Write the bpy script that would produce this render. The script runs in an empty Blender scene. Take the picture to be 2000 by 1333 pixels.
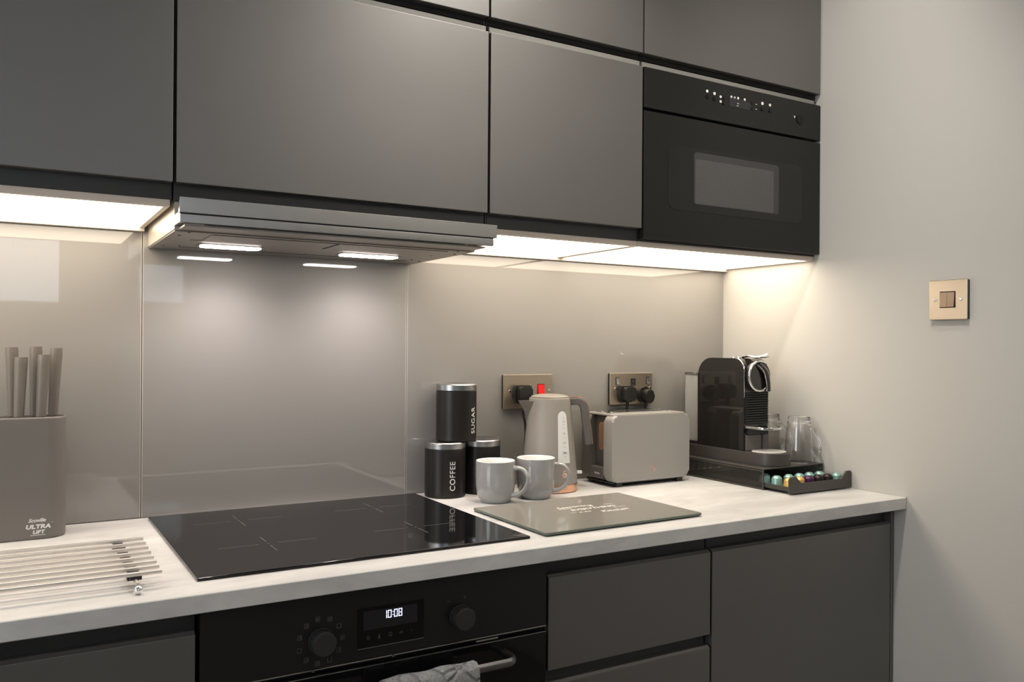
import bpy, bmesh, math, random
from mathutils import Vector, Matrix
random.seed(4)
S = bpy.context.scene
COL = S.collection
R = math.radians
PI = math.pi

# ------------------------------------------------------------------ camera
CX, CY, CZ = -0.2364, -1.8502, 1.2684
YAW, PITCH, ROLL, FPX, PY = 0.5365, -0.0018, 0.0072, 1653.18, 679.51
cd = bpy.data.cameras.new('camera'); cam = bpy.data.objects.new('camera', cd); COL.objects.link(cam)
cd.sensor_width = 36.0; cd.lens = FPX / 2000 * 36; cd.clip_start = 0.01
cd.shift_y = (PY - 666.5) / 2000
_F = Vector((math.sin(YAW), math.cos(YAW), 0)); _Rt = Vector((math.cos(YAW), -math.sin(YAW), 0)); _Z = Vector((0, 0, 1))
_f = _F * math.cos(PITCH) + _Z * math.sin(PITCH); _u = -_F * math.sin(PITCH) + _Z * math.cos(PITCH)
_r = _Rt * math.cos(ROLL) + _u * math.sin(ROLL); _u2 = -_Rt * math.sin(ROLL) + _u * math.cos(ROLL)
cam.matrix_world = Matrix(((_r.x, _u2.x, -_f.x, CX), (_r.y, _u2.y, -_f.y, CY), (_r.z, _u2.z, -_f.z, CZ), (0, 0, 0, 1)))
S.camera = cam

# ------------------------------------------------------------------ world, view, room light
w = bpy.data.worlds.new('sky'); S.world = w; w.use_nodes = True
wb = w.node_tree.nodes['Background']; wb.inputs[0].default_value = (0.78, 0.88, 1.0, 1); wb.inputs[1].default_value = 1.8
S.view_settings.view_transform = 'Standard'; S.view_settings.look = 'None'
S.view_settings.gamma = 1; S.view_settings.exposure = 0.0; S.view_settings.use_curve_mapping = False
LED_STRENGTH = 6.6
LED_COL = (1.0, 0.86, 0.68)
SPOT_W = 26.0
DAY_W = 2.6
SIDE_W = 34.0
HOOD_W = 4.2
FILL_GLOBE = 19.0

def area(name, loc, rot, size, energy, color, sy=None, spread=None):
    l = bpy.data.lights.new(name, 'AREA'); l.energy = energy; l.color = color; l.size = size
    if sy: l.shape = 'RECTANGLE'; l.size_y = sy
    if spread: l.spread = spread
    o = bpy.data.objects.new(name, l); o.location = loc; o.rotation_euler = rot; COL.objects.link(o); return o
# daylight through the window behind the camera, then added fill from the left
area('daylight_window', (-0.635, -3.46, 1.81), (R(90), 0, 0), 1.27, DAY_W, (0.86, 0.93, 1.0), 0.62)
area('added_left_fill', (-3.16, -1.7, 1.55), (R(90), 0, R(-90)), 1.5, SIDE_W, (0.88, 0.94, 1.0), 1.2)  # unseen fill added at the left for cool light on the right wall

# ------------------------------------------------------------------ materials
def mat(name, col=(0.5, 0.5, 0.5), rough=0.5, metal=0.0, spec=0.5, emis=None, es=0, trans=0, ior=1.45, coat=0, coat_rough=0.03,
        noise=0.0, nscale=30, bump=0.0, bscale=200, aniso=0, stretch=(1, 1, 1), rnoise=0.0, alpha=1):
    m = bpy.data.materials.new(name); m.use_nodes = True
    nt = m.node_tree; b = nt.nodes['Principled BSDF']
    b.inputs['Base Color'].default_value = (*col, 1); b.inputs['Roughness'].default_value = rough
    b.inputs['Metallic'].default_value = metal; b.inputs['Specular IOR Level'].default_value = spec
    b.inputs['IOR'].default_value = ior; b.inputs['Transmission Weight'].default_value = trans
    b.inputs['Coat Weight'].default_value = coat; b.inputs['Coat Roughness'].default_value = coat_rough
    b.inputs['Anisotropic'].default_value = aniso
    if emis: b.inputs['Emission Color'].default_value = (*emis, 1); b.inputs['Emission Strength'].default_value = es
    if noise or bump or rnoise:
        tc = nt.nodes.new('ShaderNodeTexCoord'); mp = nt.nodes.new('ShaderNodeMapping'); mp.inputs['Scale'].default_value = stretch
        nt.links.new(tc.outputs['Object'], mp.inputs['Vector'])
    if noise:
        n = nt.nodes.new('ShaderNodeTexNoise'); n.inputs['Scale'].default_value = nscale; n.inputs['Detail'].default_value = 6
        nt.links.new(mp.outputs[0], n.inputs['Vector'])
        cr = nt.nodes.new('ShaderNodeValToRGB')
        cr.color_ramp.elements[0].position = 0.3; cr.color_ramp.elements[1].position = 0.7
        cr.color_ramp.elements[0].color = (*[c * (1 - noise) for c in col], 1)
        cr.color_ramp.elements[1].color = (*[min(1, c * (1 + noise)) for c in col], 1)
        nt.links.new(n.outputs['Fac'], cr.inputs[0]); nt.links.new(cr.outputs[0], b.inputs['Base Color'])
    if rnoise:
        n = nt.nodes.new('ShaderNodeTexNoise'); n.inputs['Scale'].default_value = 9; n.inputs['Detail'].default_value = 4
        nt.links.new(mp.outputs[0], n.inputs['Vector'])
        mr = nt.nodes.new('ShaderNodeMapRange'); mr.inputs['To Min'].default_value = rough - rnoise; mr.inputs['To Max'].default_value = rough + rnoise
        mr.inputs['From Min'].default_value = 0.35; mr.inputs['From Max'].default_value = 0.65
        nt.links.new(n.outputs['Fac'], mr.inputs[0]); nt.links.new(mr.outputs[0], b.inputs['Roughness'])
    if bump:
        n = nt.nodes.new('ShaderNodeTexNoise'); n.inputs['Scale'].default_value = bscale; n.inputs['Detail'].default_value = 3
        nt.links.new(mp.outputs[0], n.inputs['Vector'])
        bp = nt.nodes.new('ShaderNodeBump'); bp.inputs['Strength'].default_value = bump; bp.inputs['Distance'].default_value = 0.001
        nt.links.new(n.outputs['Fac'], bp.inputs['Height']); nt.links.new(bp.outputs[0], b.inputs['Normal'])
    return m

M = {}
M['wall'] = mat('painted_wall', (0.47, 0.455, 0.425), 0.55, bump=0.12, bscale=90)
M['ceiling'] = mat('ceiling_paint', (0.75, 0.74, 0.72), 0.8)
M['floor'] = mat('floor_boards', (0.20, 0.17, 0.14), 0.45, noise=0.2, nscale=6, stretch=(1, 8, 1))
M['room'] = mat('room_wall', (0.34, 0.33, 0.31), 0.8)
M['door'] = mat('satin_anthracite', (0.046, 0.043, 0.039), 0.45, spec=0.85, ior=1.85, rnoise=0.02)
M['recess'] = mat('shaded_anthracite', (0.030, 0.030, 0.030), 0.45)  # door colour made darker, recess shade put into it
M['rail'] = mat('grip_edge', (0.20, 0.195, 0.18), 0.45)
M['carcass'] = mat('carcass_board', (0.05, 0.05, 0.05), 0.6)
M['black_gap'] = mat('gap_and_shade_black', (0.008, 0.008, 0.008), 0.8)
M['splash'] = mat('painted_glass', (0.25, 0.24, 0.228), 0.012, spec=0.75, ior=1.52)
M['glass_edge'] = mat('glass_edge', (0.50, 0.48, 0.43), 0.2)
M['led'] = mat('led_diffuser', (0.9, 0.9, 0.9), 0.6, emis=LED_COL, es=LED_STRENGTH)
M['led_frame'] = mat('light_frame', (0.62, 0.54, 0.46), 0.4)
M['batten'] = mat('back_batten', (0.62, 0.56, 0.46), 0.6)
M['steel'] = mat('brushed_steel', (0.46, 0.46, 0.46), 0.27, metal=1, bump=0.05, bscale=40, stretch=(1, 1, 60), aniso=0.5)
M['steel_dark'] = mat('dark_steel', (0.20, 0.20, 0.20), 0.35, metal=1)
M['hood_under'] = mat('hood_underside', (0.30, 0.28, 0.26), 0.42, metal=0.8)
M['hood_side'] = mat('hood_side', (0.75, 0.68, 0.58), 0.3, metal=0.6)
M['lamp'] = mat('hood_lamp', (1, 1, 1), 0.5, emis=(1.0, 0.90, 0.84), es=26)
M['black_glass'] = mat('black_glass', (0.006, 0.006, 0.007), 0.045, spec=0.36)
M['black_enamel'] = mat('black_enamel', (0.010, 0.010, 0.010), 0.28)
M['mw_glass'] = mat('microwave_glass', (0.012, 0.012, 0.011), 0.30, spec=.35)
M['mw_inset'] = mat('microwave_inset', (0.010, 0.010, 0.009), 0.25)
M['black_plastic'] = mat('black_plastic', (0.018, 0.018, 0.018), 0.38)
M['knob'] = mat('knob_black', (0.022, 0.022, 0.022), 0.45)
M['mark_grey'] = mat('printed_mark', (0.10, 0.10, 0.10), 0.5)
M['mark_line'] = mat('hob_line', (0.16, 0.16, 0.15), 0.4)
M['mark_white'] = mat('printed_white', (0.75, 0.74, 0.72), 0.5)
M['display'] = mat('display_glass', (0.020, 0.020, 0.023), 0.12)
M['digits'] = mat('lit_digits', (0.2, 0.2, 0.3), 0.5, emis=(0.72, 0.74, 1.0), es=1.6)
M['antique'] = mat('antique_brass', (0.62, 0.52, 0.40), 0.38, metal=1, bump=0.04, bscale=40, stretch=(1, 1, 50), aniso=0.4)
M['board_print'] = mat('board_print', (0.60, 0.58, 0.55), 0.5)
M['antique_dark'] = mat('antique_bronze_dark', (0.34, 0.26, 0.20), 0.35, metal=1)
M['grid_metal'] = mat('pale_metal_grid', (0.85, 0.84, 0.82), 0.5, metal=.7)
M['red'] = mat('red_switch', (0.70, 0.015, 0.015), 0.3)
M['rubber'] = mat('black_rubber', (0.012, 0.012, 0.011), 0.42)
M['canister'] = mat('canister_black', (0.013, 0.011, 0.010), 0.36, spec=.4)
M['mug'] = mat('grey_glaze', (0.30, 0.30, 0.295), 0.08, coat=0.6)
M['white_glaze'] = mat('white_glaze', (0.85, 0.84, 0.82), 0.12, coat=0.4)
M['kettle'] = mat('taupe_matt', (0.25, 0.23, 0.205), 0.42)
M['grip_shade_grey'] = mat('grip_shade_grey_matt', (0.095, 0.089, 0.082), 0.42)  # kettle grip's own grey; on the toaster it carries painted shade
M['rose'] = mat('rose_gold', (0.80, 0.46, 0.31), 0.25, metal=1)
M['rose_print'] = mat('rose_print', (0.80, 0.52, 0.42), 0.4)
M['gauge'] = mat('water_gauge', (0.66, 0.67, 0.66), 0.25)
M['toaster'] = mat('toaster_grey', (0.285, 0.275, 0.255), 0.38)
M['chrome'] = mat('chrome', (0.80, 0.80, 0.80), 0.08, metal=1)
M['piano'] = mat('piano_black', (0.012, 0.011, 0.010), 0.06, coat=0.5)
M['machine_grey'] = mat('machine_dark_grey', (0.050, 0.046, 0.042), 0.33)
M['smoke'] = mat('smoked_plastic', (0.10, 0.09, 0.085), 0.15)
M['clear'] = mat('clear_glass', (1, 1, 1), 0.0, trans=1, ior=1.46)
M['tank'] = mat('tank_plastic', (0.92, 0.92, 0.90), 0.12, trans=0.85, ior=1.2)
M['block'] = mat('soft_taupe', (0.155, 0.143, 0.132), 0.42, noise=0.05, nscale=8)
M['knife'] = mat('knife_taupe', (0.155, 0.138, 0.120), 0.40)
M['board'] = mat('grey_glass_board', (0.225, 0.215, 0.190), 0.07, spec=0.6)
M['board_edge'] = mat('board_glass_edge', (0.09, 0.12, 0.095), 0.1)
M['towel'] = mat('grey_towel', (0.27, 0.27, 0.27), 0.95, noise=0.25, nscale=260, bump=0.9, bscale=420)
M['satin_rod'] = mat('satin_rod', (0.74, 0.70, 0.66), 0.40, metal=1)
M['wire'] = mat('black_wire', (0.045, 0.041, 0.036), 0.35)
for n, c in (('teal', (0.24, 0.40, 0.38)), ('gold', (0.72, 0.45, 0.14)), ('purple', (0.06, 0.018, 0.06)), ('black', (0.02, 0.012, 0.012))):
    M['cap_' + n] = mat('capsule_' + n, c, 0.30, metal=0.45)
M['foil'] = mat('capsule_rim', (0.45, 0.62, 0.60), 0.25, metal=0.6)

def worktop_mat():
    m = bpy.data.materials.new('concrete_laminate'); m.use_nodes = True; nt = m.node_tree; b = nt.nodes['Principled BSDF']
    b.inputs['Roughness'].default_value = 0.42; b.inputs['Specular IOR Level'].default_value = 0.4
    tc = nt.nodes.new('ShaderNodeTexCoord'); mp = nt.nodes.new('ShaderNodeMapping'); mp.inputs['Scale'].default_value = (1, 2.6, 2.2)
    nt.links.new(tc.outputs['Object'], mp.inputs[0])
    n = nt.nodes.new('ShaderNodeTexNoise'); n.inputs['Scale'].default_value = 5; n.inputs['Detail'].default_value = 9; n.inputs['Roughness'].default_value = 0.62
    n.inputs['Distortion'].default_value = 0.7
    nt.links.new(mp.outputs[0], n.inputs['Vector'])
    cr = nt.nodes.new('ShaderNodeValToRGB'); e = cr.color_ramp.elements
    e[0].position = 0.32; e[0].color = (0.44, 0.435, 0.43, 1); e[1].position = 0.66; e[1].color = (0.60, 0.595, 0.585, 1)
    nt.links.new(n.outputs['Fac'], cr.inputs[0]); nt.links.new(cr.outputs[0], b.inputs['Base Color'])
    return m
M['worktop'] = worktop_mat()

def towel_mat():
    m = M['towel']; nt = m.node_tree
    tc = nt.nodes.new('ShaderNodeTexCoord'); v = nt.nodes.new('ShaderNodeTexVoronoi'); v.inputs['Scale'].default_value = 28
    v.feature = 'DISTANCE_TO_EDGE'
    nt.links.new(tc.outputs['Object'], v.inputs['Vector'])
    mr = nt.nodes.new('ShaderNodeMapRange'); mr.inputs['From Max'].default_value = 0.12
    nt.links.new(v.outputs['Distance'], mr.inputs[0])
    bp = nt.nodes.new('ShaderNodeBump'); bp.inputs['Distance'].default_value = 0.006; bp.inputs['Strength'].default_value = 0.9
    nt.links.new(mr.outputs[0], bp.inputs['Height'])
    old = [x for x in nt.nodes if x.type == 'BUMP' and x != bp][0]
    nt.links.new(bp.outputs[0], old.inputs['Normal'])
towel_mat()

# ------------------------------------------------------------------ builders
def finish(bm, angle=35):
    bmesh.ops.recalc_face_normals(bm, faces=bm.faces[:])
    me = bpy.data.meshes.new('m'); bm.to_mesh(me); bm.free()
    me.polygons.foreach_set('use_smooth', [True] * len(me.polygons))
    me.set_sharp_from_angle(angle=R(angle))
    return me

def obj(name, bm, m, parent=None, label=None, angle=35, loc=None):
    me = finish(bm, angle); me.name = name
    for mm in (m if isinstance(m, (list, tuple)) else [m]): me.materials.append(M[mm] if isinstance(mm, str) else mm)
    o = bpy.data.objects.new(name, me); COL.objects.link(o)
    wn_ = o.modifiers.new('weighted_normal', 'WEIGHTED_NORMAL'); wn_.keep_sharp = True; wn_.weight = 100
    if parent: o.parent = parent
    if loc: o.location = loc
    if label: o['label'] = label
    return o

def thing(name, label, cat, loc=(0, 0, 0), rz=0, group=None):
    o = bpy.data.objects.new(name, None); COL.objects.link(o); o.empty_display_size = 0.02
    o.location = loc; o.rotation_euler = (0, 0, rz); o['label'] = label; o['category'] = cat
    if group: o['group'] = group
    return o

def tag(o, label, cat, group=None):
    o['label'] = label; o['category'] = cat
    if group: o['group'] = group
    return o

def struct(name, bm, m):
    o = obj(name, bm, m); o['kind'] = 'structure'; return o

def dup(root, loc, label, rz=None):
    r = root.copy(); COL.objects.link(r); r.location = loc; r['label'] = label
    if rz is not None: r.rotation_euler = (0, 0, rz)
    for ch in list(root.children):
        c = ch.copy(); COL.objects.link(c); c.parent = r
        for g in ch.children:
            d = g.copy(); COL.objects.link(d); d.parent = c
    return r

def B(): return bmesh.new()

def box(bm, x0, x1, y0, y1, z0, z1, bev=0.0, seg=2, mi=0, M4=None):
    vs = [bm.verts.new((x, y, z)) for z in (z0, z1) for y in (y0, y1) for x in (x0, x1)]
    fs = [bm.faces.new([vs[i] for i in q]) for q in ((0, 2, 3, 1), (4, 5, 7, 6), (0, 1, 5, 4), (2, 6, 7, 3), (0, 4, 6, 2), (1, 3, 7, 5))]
    for f in fs: f.material_index = mi
    geo = vs
    if bev > 0:
        ed = list({e for f in fs for e in f.edges})
        r = bmesh.ops.bevel(bm, geom=ed, offset=bev, segments=seg, affect='EDGES', profile=0.5)
        geo = list({v for f in r['faces'] for v in f.verts} | {v for v in vs if v.is_valid})
        for f in {f for v in geo for f in v.link_faces}: f.material_index = mi
    if M4: bmesh.ops.transform(bm, matrix=M4, verts=geo)
    return bm

def rrect(w, h, r, n=6, cx=0, cy=0):
    r = min(r, w / 2 - 1e-5, h / 2 - 1e-5); pts = []
    for k, (sx, sy) in enumerate(((1, 1), (-1, 1), (-1, -1), (1, -1))):
        for i in range(n + 1):
            a = PI / 2 * k + PI / 2 * i / n
            pts.append((cx + sx * (w / 2 - r) + r * math.cos(a), cy + sy * (h / 2 - r) + r * math.sin(a)))
    return pts

AX = {'z': lambda u, v, t: (u, v, t), 'y': lambda u, v, t: (u, t, v), 'x': lambda u, v, t: (t, u, v)}
def prism(bm, pts, a, b, axis='z', mi=0, bev=0.0, scale_b=1.0, seg=2):
    f = AX[axis]
    cu = sum(p[0] for p in pts) / len(pts); cv = sum(p[1] for p in pts) / len(pts)
    A = [bm.verts.new(f(u, v, a)) for u, v in pts]
    Bv = [bm.verts.new(f(cu + (u - cu) * scale_b, cv + (v - cv) * scale_b, b)) for u, v in pts]
    n = len(pts); fs = [bm.faces.new(A), bm.faces.new(Bv)]
    for i in range(n): fs.append(bm.faces.new((A[i], A[(i + 1) % n], Bv[(i + 1) % n], Bv[i])))
    for q in fs: q.material_index = mi
    if bev:
        ed = list(fs[0].edges) + list(fs[1].edges)
        r = bmesh.ops.bevel(bm, geom=ed, offset=bev, segments=seg, affect='EDGES', profile=0.5)
        for q in r['faces']: q.material_index = mi
    return bm

def lathe(bm, prof, n=48, c=(0, 0), mi=0, a0=0, a1=2 * PI, ex=1, ey=1):
    full = abs(a1 - a0 - 2 * PI) < 1e-6; N = n if full else n + 1
    rings = []
    for r, z in prof:
        if r < 1e-7: rings.append([bm.verts.new((c[0], c[1], z))])
        else: rings.append([bm.verts.new((c[0] + ex * r * math.cos(a0 + (a1 - a0) * i / n), c[1] + ey * r * math.sin(a0 + (a1 - a0) * i / n), z)) for i in range(N)])
    for P, Q in zip(rings, rings[1:]):
        for i in range(n):
            j = (i + 1) % N if full else i + 1
            if len(P) == 1 and len(Q) == 1: continue
            if len(P) == 1: f = bm.faces.new((P[0], Q[i], Q[j]))
            elif len(Q) == 1: f = bm.faces.new((P[i], P[j], Q[0]))
            else: f = bm.faces.new((P[i], P[j], Q[j], Q[i]))
            f.material_index = mi
    return bm

def tube(bm, pts, r, n=12, ry=None, up=Vector((0, 0, 1)), mi=0, cyclic=False, square=False):
    P = [Vector(p) for p in pts]; N = len(P); rings = []
    rr = r if isinstance(r, (list, tuple)) else [r] * N
    ryy = ry if isinstance(ry, (list, tuple)) else ([ry] * N if ry else rr)
    up = Vector(up)
    for i in range(N):
        t = (P[(i + 1) % N] - P[i - 1]) if cyclic else (P[min(i + 1, N - 1)] - P[max(i - 1, 0)])
        t.normalize(); s = t.cross(up)
        if s.length < 1e-4: s = t.cross(Vector((0, 1, 0)))
        s.normalize(); u = s.cross(t).normalized()
        if square:
            off = [(x, y) for x, y in rrect(2, 2, 0.35, 3)]
            rings.append([bm.verts.new(P[i] + s * (a * rr[i]) + u * (b * ryy[i])) for a, b in off])
        else:
            rings.append([bm.verts.new(P[i] + s * (math.cos(2 * PI * k / n) * rr[i]) + u * (math.sin(2 * PI * k / n) * ryy[i])) for k in range(n)])
    n = len(rings[0]); rng = range(N) if cyclic else range(N - 1)
    for i in rng:
        A, Bq = rings[i], rings[(i + 1) % N]
        for k in range(n):
            f = bm.faces.new((A[k], A[(k + 1) % n], Bq[(k + 1) % n], Bq[k])); f.material_index = mi
    if not cyclic:
        for q in (rings[0], rings[-1]):
            f = bm.faces.new(q); f.material_index = mi
    return bm

def cyl(bm, p0, p1, r, n=20, mi=0, bev=0.0):
    P0, P1 = Vector(p0), Vector(p1); d = (P1 - P0); L = d.length; d.normalize()
    if bev: return tube(bm, [P0, P0 + d * bev * .3, P0 + d * bev, P1 - d * bev, P1 - d * bev * .3, P1], [r - bev, r - bev * .3, r, r, r - bev * .3, r - bev], n, mi=mi, up=(0.3, 0.2, 1))
    return tube(bm, [P0, P1], r, n, mi=mi, up=(0.3, 0.2, 1))

def spline(pts, k=8):
    P = [Vector(p) for p in pts]; out = []
    for i in range(len(P) - 1):
        p0 = P[max(i - 1, 0)]; p1 = P[i]; p2 = P[i + 1]; p3 = P[min(i + 2, len(P) - 1)]
        for j in range(k):
            t = j / k
            out.append(0.5 * ((2 * p1) + (p2 - p0) * t + (2 * p0 - 5 * p1 + 4 * p2 - p3) * t * t + (3 * p1 - p0 - 3 * p2 + p3) * t ** 3))
    out.append(P[-1]); return out

def text_bm(bm, s, size, fn, depth=0.0003, shear=0.0, spacing=1.0, bold=0.0):
    """mesh letters, centred; fn maps (u, v, w) of the flat letters to a point"""
    cu = bpy.data.curves.new('t', 'FONT'); cu.body = s; cu.size = size; cu.extrude = depth; cu.shear = shear
    cu.space_character = spacing; cu.offset = bold; cu.align_x = 'CENTER'; cu.align_y = 'CENTER'; cu.resolution_u = 4
    o = bpy.data.objects.new('t', cu); COL.objects.link(o)
    bpy.context.view_layer.update()
    me = bpy.data.meshes.new_from_object(o.evaluated_get(bpy.context.evaluated_depsgraph_get()))
    t = bmesh.new(); t.from_mesh(me)
    vm = {}
    for v in t.verts: vm[v.index] = bm.verts.new(fn(v.co.x, v.co.y, v.co.z))
    for f in t.faces:
        try: bm.faces.new([vm[v.index] for v in f.verts])
        except ValueError: pass
    t.free(); bpy.data.objects.remove(o); bpy.data.curves.remove(cu); bpy.data.meshes.remove(me)
    return bm

# ------------------------------------------------------------------ key planes (metres)
XR = 1.5985         # right wall
ZW = 0.9155         # worktop top
ZWB = 0.8882        # worktop underside
YW = -0.6042        # worktop front
YB = -0.5746        # base door fronts
YU = -0.3477        # wall door fronts
YUC = -0.3285       # wall cabinet carcass front
ZC = 1.5117         # wall cabinet underside
ZD0, ZD1, ZUD = 1.5386, 1.9066, 1.9369
XL = -3.2; YF = -3.5; ZT = 2.45

# ------------------------------------------------------------------ setting
struct('floor', box(B(), XL, XR, YF, 0, -0.06, 0), 'floor')
struct('ceiling', box(B(), XL, XR, YF, 0.0, ZT, ZT + 0.06), 'ceiling')
struct('wall_back', box(B(), XL, XR + 0.1, 0.0065, 0.12, 0, ZT), 'room')
struct('wall_right', box(B(), XR, XR + 0.1, YF, 0.0065, 0, ZT), 'wall')
bm = B()
for q in ((YF, -2.45, 0, ZT), (-.95, 0.12, 0, ZT), (-2.45, -.95, 0, .95), (-2.45, -.95, 2.15, ZT)): box(bm, XL - 0.1, XL, *q)
struct('wall_left', bm, 'room')
# wall behind the camera with two windows
WIN = [(-1.30, 0.03, 1.47, 2.15), (0.39, 0.69, 1.49, 1.76), (0.41, 0.69, 0.26, 0.44)]
bm = B(); xs = sorted({XL, XR} | {v for q in WIN for v in q[:2]}); zs = sorted({0, ZT} | {v for q in WIN for v in q[2:]})
for x0, x1 in zip(xs, xs[1:]):
    for z0, z1 in zip(zs, zs[1:]):
        mx, mz = (x0 + x1) / 2, (z0 + z1) / 2
        if any(a < mx < b and c < mz < d for a, b, c, d in WIN): continue
        box(bm, x0, x1, YF - 0.1, YF, z0, z1)
struct('wall_front', bm, 'room')
M['pvc'] = mat('window_frame_white', (0.7, 0.7, 0.7), 0.4)
for i, (a, b, c, d) in enumerate(WIN):
    bm = B()
    for q in ((a, b, c, c + .025), (a, b, d - .025, d), (a, a + .025, c, d), (b - .025, b, c, d)): box(bm, q[0], q[1], YF - .07, YF - .02, q[2], q[3])
    o = struct('window_%d' % (i + 1), bm, 'pvc')
    obj('pane', box(B(), a + .02, b - .02, YF - .05, YF - .046, c + .02, d - .02), 'clear', o)

bm = B()
for q in ((-2.45, -.95, .95, .99), (-2.45, -.95, 2.11, 2.15), (-2.45, -2.41, .99, 2.11), (-.99, -.95, .99, 2.11), (-1.72, -1.68, .99, 2.11)): box(bm, XL - .08, XL - .03, *q)
o = struct('window_4', bm, 'pvc')  # unseen window added to go with the left fill light
for a, b in ((-2.41, -1.72), (-1.68, -.99)): obj('pane', box(B(), XL - .06, XL - .056, a, b, .99, 2.11), 'clear', o)

# ------------------------------------------------------------------ splashback
for x0, x1, lab in ((-1.25, -0.0065, 'glossy grey glass splashback panel behind the knife block, leftmost of three'),
                    (-0.0045, 0.5725, 'glossy grey glass splashback panel behind the black hob'),
                    (0.5745, XR - 0.001, 'glossy grey glass splashback panel behind kettle, sockets and toaster')):
    t = thing('splashback_panel', lab, 'splashback', ((x0 + x1) / 2, 0, ZW), group='glass splashback panels')
    w2 = (x1 - x0) / 2
    obj('glass', box(B(), -w2 + .0012, w2 - .0012, 0.0, 0.006, 0.0012, ZC - ZW - 0.0), 'splash', t)
    for a in (-w2, w2 - .0012): obj('polished_edge', box(B(), a, a + .0012, -.0002, 0.006, 0.0012, ZC - ZW), 'glass_edge', t)

# ------------------------------------------------------------------ worktop
o = obj('worktop', box(B(), -1.25, XR - 0.003, YW, -0.0005, ZWB, ZW, 0.0012, 1), 'worktop')
tag(o, 'pale concrete-effect laminate worktop running under the splashback', 'worktop')
o = obj('edge_strip', box(B(), XR - 0.0028, XR - 0.0003, YW + .001, -0.001, ZWB + .001, ZW + 0.0016), 'glass_edge')
tag(o, 'thin pale sealing strip between worktop end and right wall', 'sealing strip')
o = obj('end_filler', box(B(), XR - 0.0085, XR - 0.0005, YB + 0.004, -0.3, 0.0, ZWB - 0.001), 'door')
tag(o, 'narrow dark grey filler between right base cabinet and right wall', 'filler panel')

# ------------------------------------------------------------------ wall cabinets
def door_panel(bm, x0, x1, z0, z1, yf, th=0.019, bev=0.0012):
    box(bm, x0, x1, yf, yf + th, z0, z1, bev, 2)

def wall_cabinet(x0, x1, z0, z1, dz0, dz1, label, grp, has_door=True, lip=True):
    t = thing('wall_cabinet', label, 'cabinet', (x0, 0, z0), group=grp)
    wd = x1 - x0
    c = B(); box(c, 0.0015, wd - 0.0015, YUC, -0.0005, 0, z1 - z0)
    obj('body', c, 'carcass', t)
    # set-back finger channel in front of the carcass foot, shade put into its colour
    g = B(); box(g, 0.0045, wd - 0.0045, YUC - 0.0015, YUC, 0.0, dz0 - z0 + 0.012); obj('grip_channel', g, 'recess', t)
    if has_door:
        d = B(); door_panel(d, 0.0026, wd - 0.0026, dz0 - z0, dz1 - z0, YU)
        obj('door', d, 'door', t)
    return t
G1 = 'wall cabinets above the worktop'; G2 = 'top row of wall cabinets'
wall_cabinet(-1.20, -0.60, ZC, ZUD - .012, ZD0, ZD1, 'dark grey wall cabinet beyond the left picture edge', G1)
wall_cabinet(-0.60, 0.0, ZC, ZUD - .012, ZD0, ZD1, 'dark grey wall cabinet left of the cooker hood', G1)
wall_cabinet(0.0, 0.60, ZC, ZUD - .012, ZD0, ZD1, 'wide satin grey wall cabinet directly above the cooker hood', G1)
wall_cabinet(0.60, 1.0, ZC, ZUD - .012, ZD0, ZD1, 'narrower grey wall cabinet between hood cabinet and microwave', G1)
# microwave housing: open front
t = thing('microwave_cabinet', 'dark cabinet shell holding the built-in microwave', 'cabinet', (1.0, 0, ZC))
c = B()
box(c, 0.0015, 0.0175, YUC, -.0005, 0, ZUD - .012 - ZC); box(c, 0.5965 - .016, 0.5965, YUC, -.0005, 0, ZUD - .012 - ZC)
box(c, 0.0175, 0.5805, YUC, -.0005, 0, 0.0035); box(c, 0.0175, 0.5805, YUC, -.0005, ZUD - .012 - ZC - .016, ZUD - .012 - ZC)
box(c, 0.0175, 0.5805, -.006, -.0005, 0.0035, ZUD - .012 - ZC - .016)
obj('body', c, 'carcass', t)
for x0, x1, lab in ((-0.6, 0.0, 'top row cabinet over the left wall cabinet, mostly out of frame'),
                    (0.0, 0.6, 'top row cabinet above the wide hood cabinet, only its lower edge showing'),
                    (0.6, 1.0, 'top row cabinet directly above the narrow grey wall cabinet'),
                    (1.0, 1.5975, 'top row cabinet above the microwave beside the right wall')):
    t = thing('top_cabinet', lab, 'cabinet', (x0, 0, ZUD - .011), group=G2); wd = x1 - x0
    obj('body', box(B(), 0.0015, wd - 0.0015, YUC, -0.0005, 0, 2.40 - ZUD), 'carcass', t)
    d = B(); door_panel(d, 0.0022, wd - 0.0022, .011, 2.40 - ZUD + .011, YU); obj('door', d, 'door', t)
    g = B(); box(g, 0.003, wd - .003, YUC - .0015, YUC, 0.0, 0.03); obj('grip_channel', g, 'black_gap', t)  # black strip: shadow of the upper door put into its colour
# grip rails sitting between lower and upper doors
for x0, x1, lab in ((-0.6, 0.0, 'slim grip rail over the left wall cabinet door'), (0.0, 0.6, 'slim grip rail over the wide hood cabinet door'),
                    (0.6, 1.0, 'slim grip rail over the narrow wall cabinet door'), (1.0, 1.5975, 'slim pale grip rail above the microwave')):
    r_ = B()
    # angled lip rising behind the door's top edge, dark channel behind it
    pts = [(YU + 0.0105, ZD1 + .0008), (YU + 0.0105, ZD1 + 0.0130), (YU + 0.0125, ZD1 + 0.0145), (YU + 0.0165, ZD1 + 0.0145), (YU + 0.0165, ZD1 + .0008)]
    prism(r_, pts, x0 + 0.004, x1 - (0.004 if x1 < 1.2 else .014), 'x')
    o = obj('grip_rail', r_, 'rail'); tag(o, lab, 'rail', 'grip rails between the cabinet rows')

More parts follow.
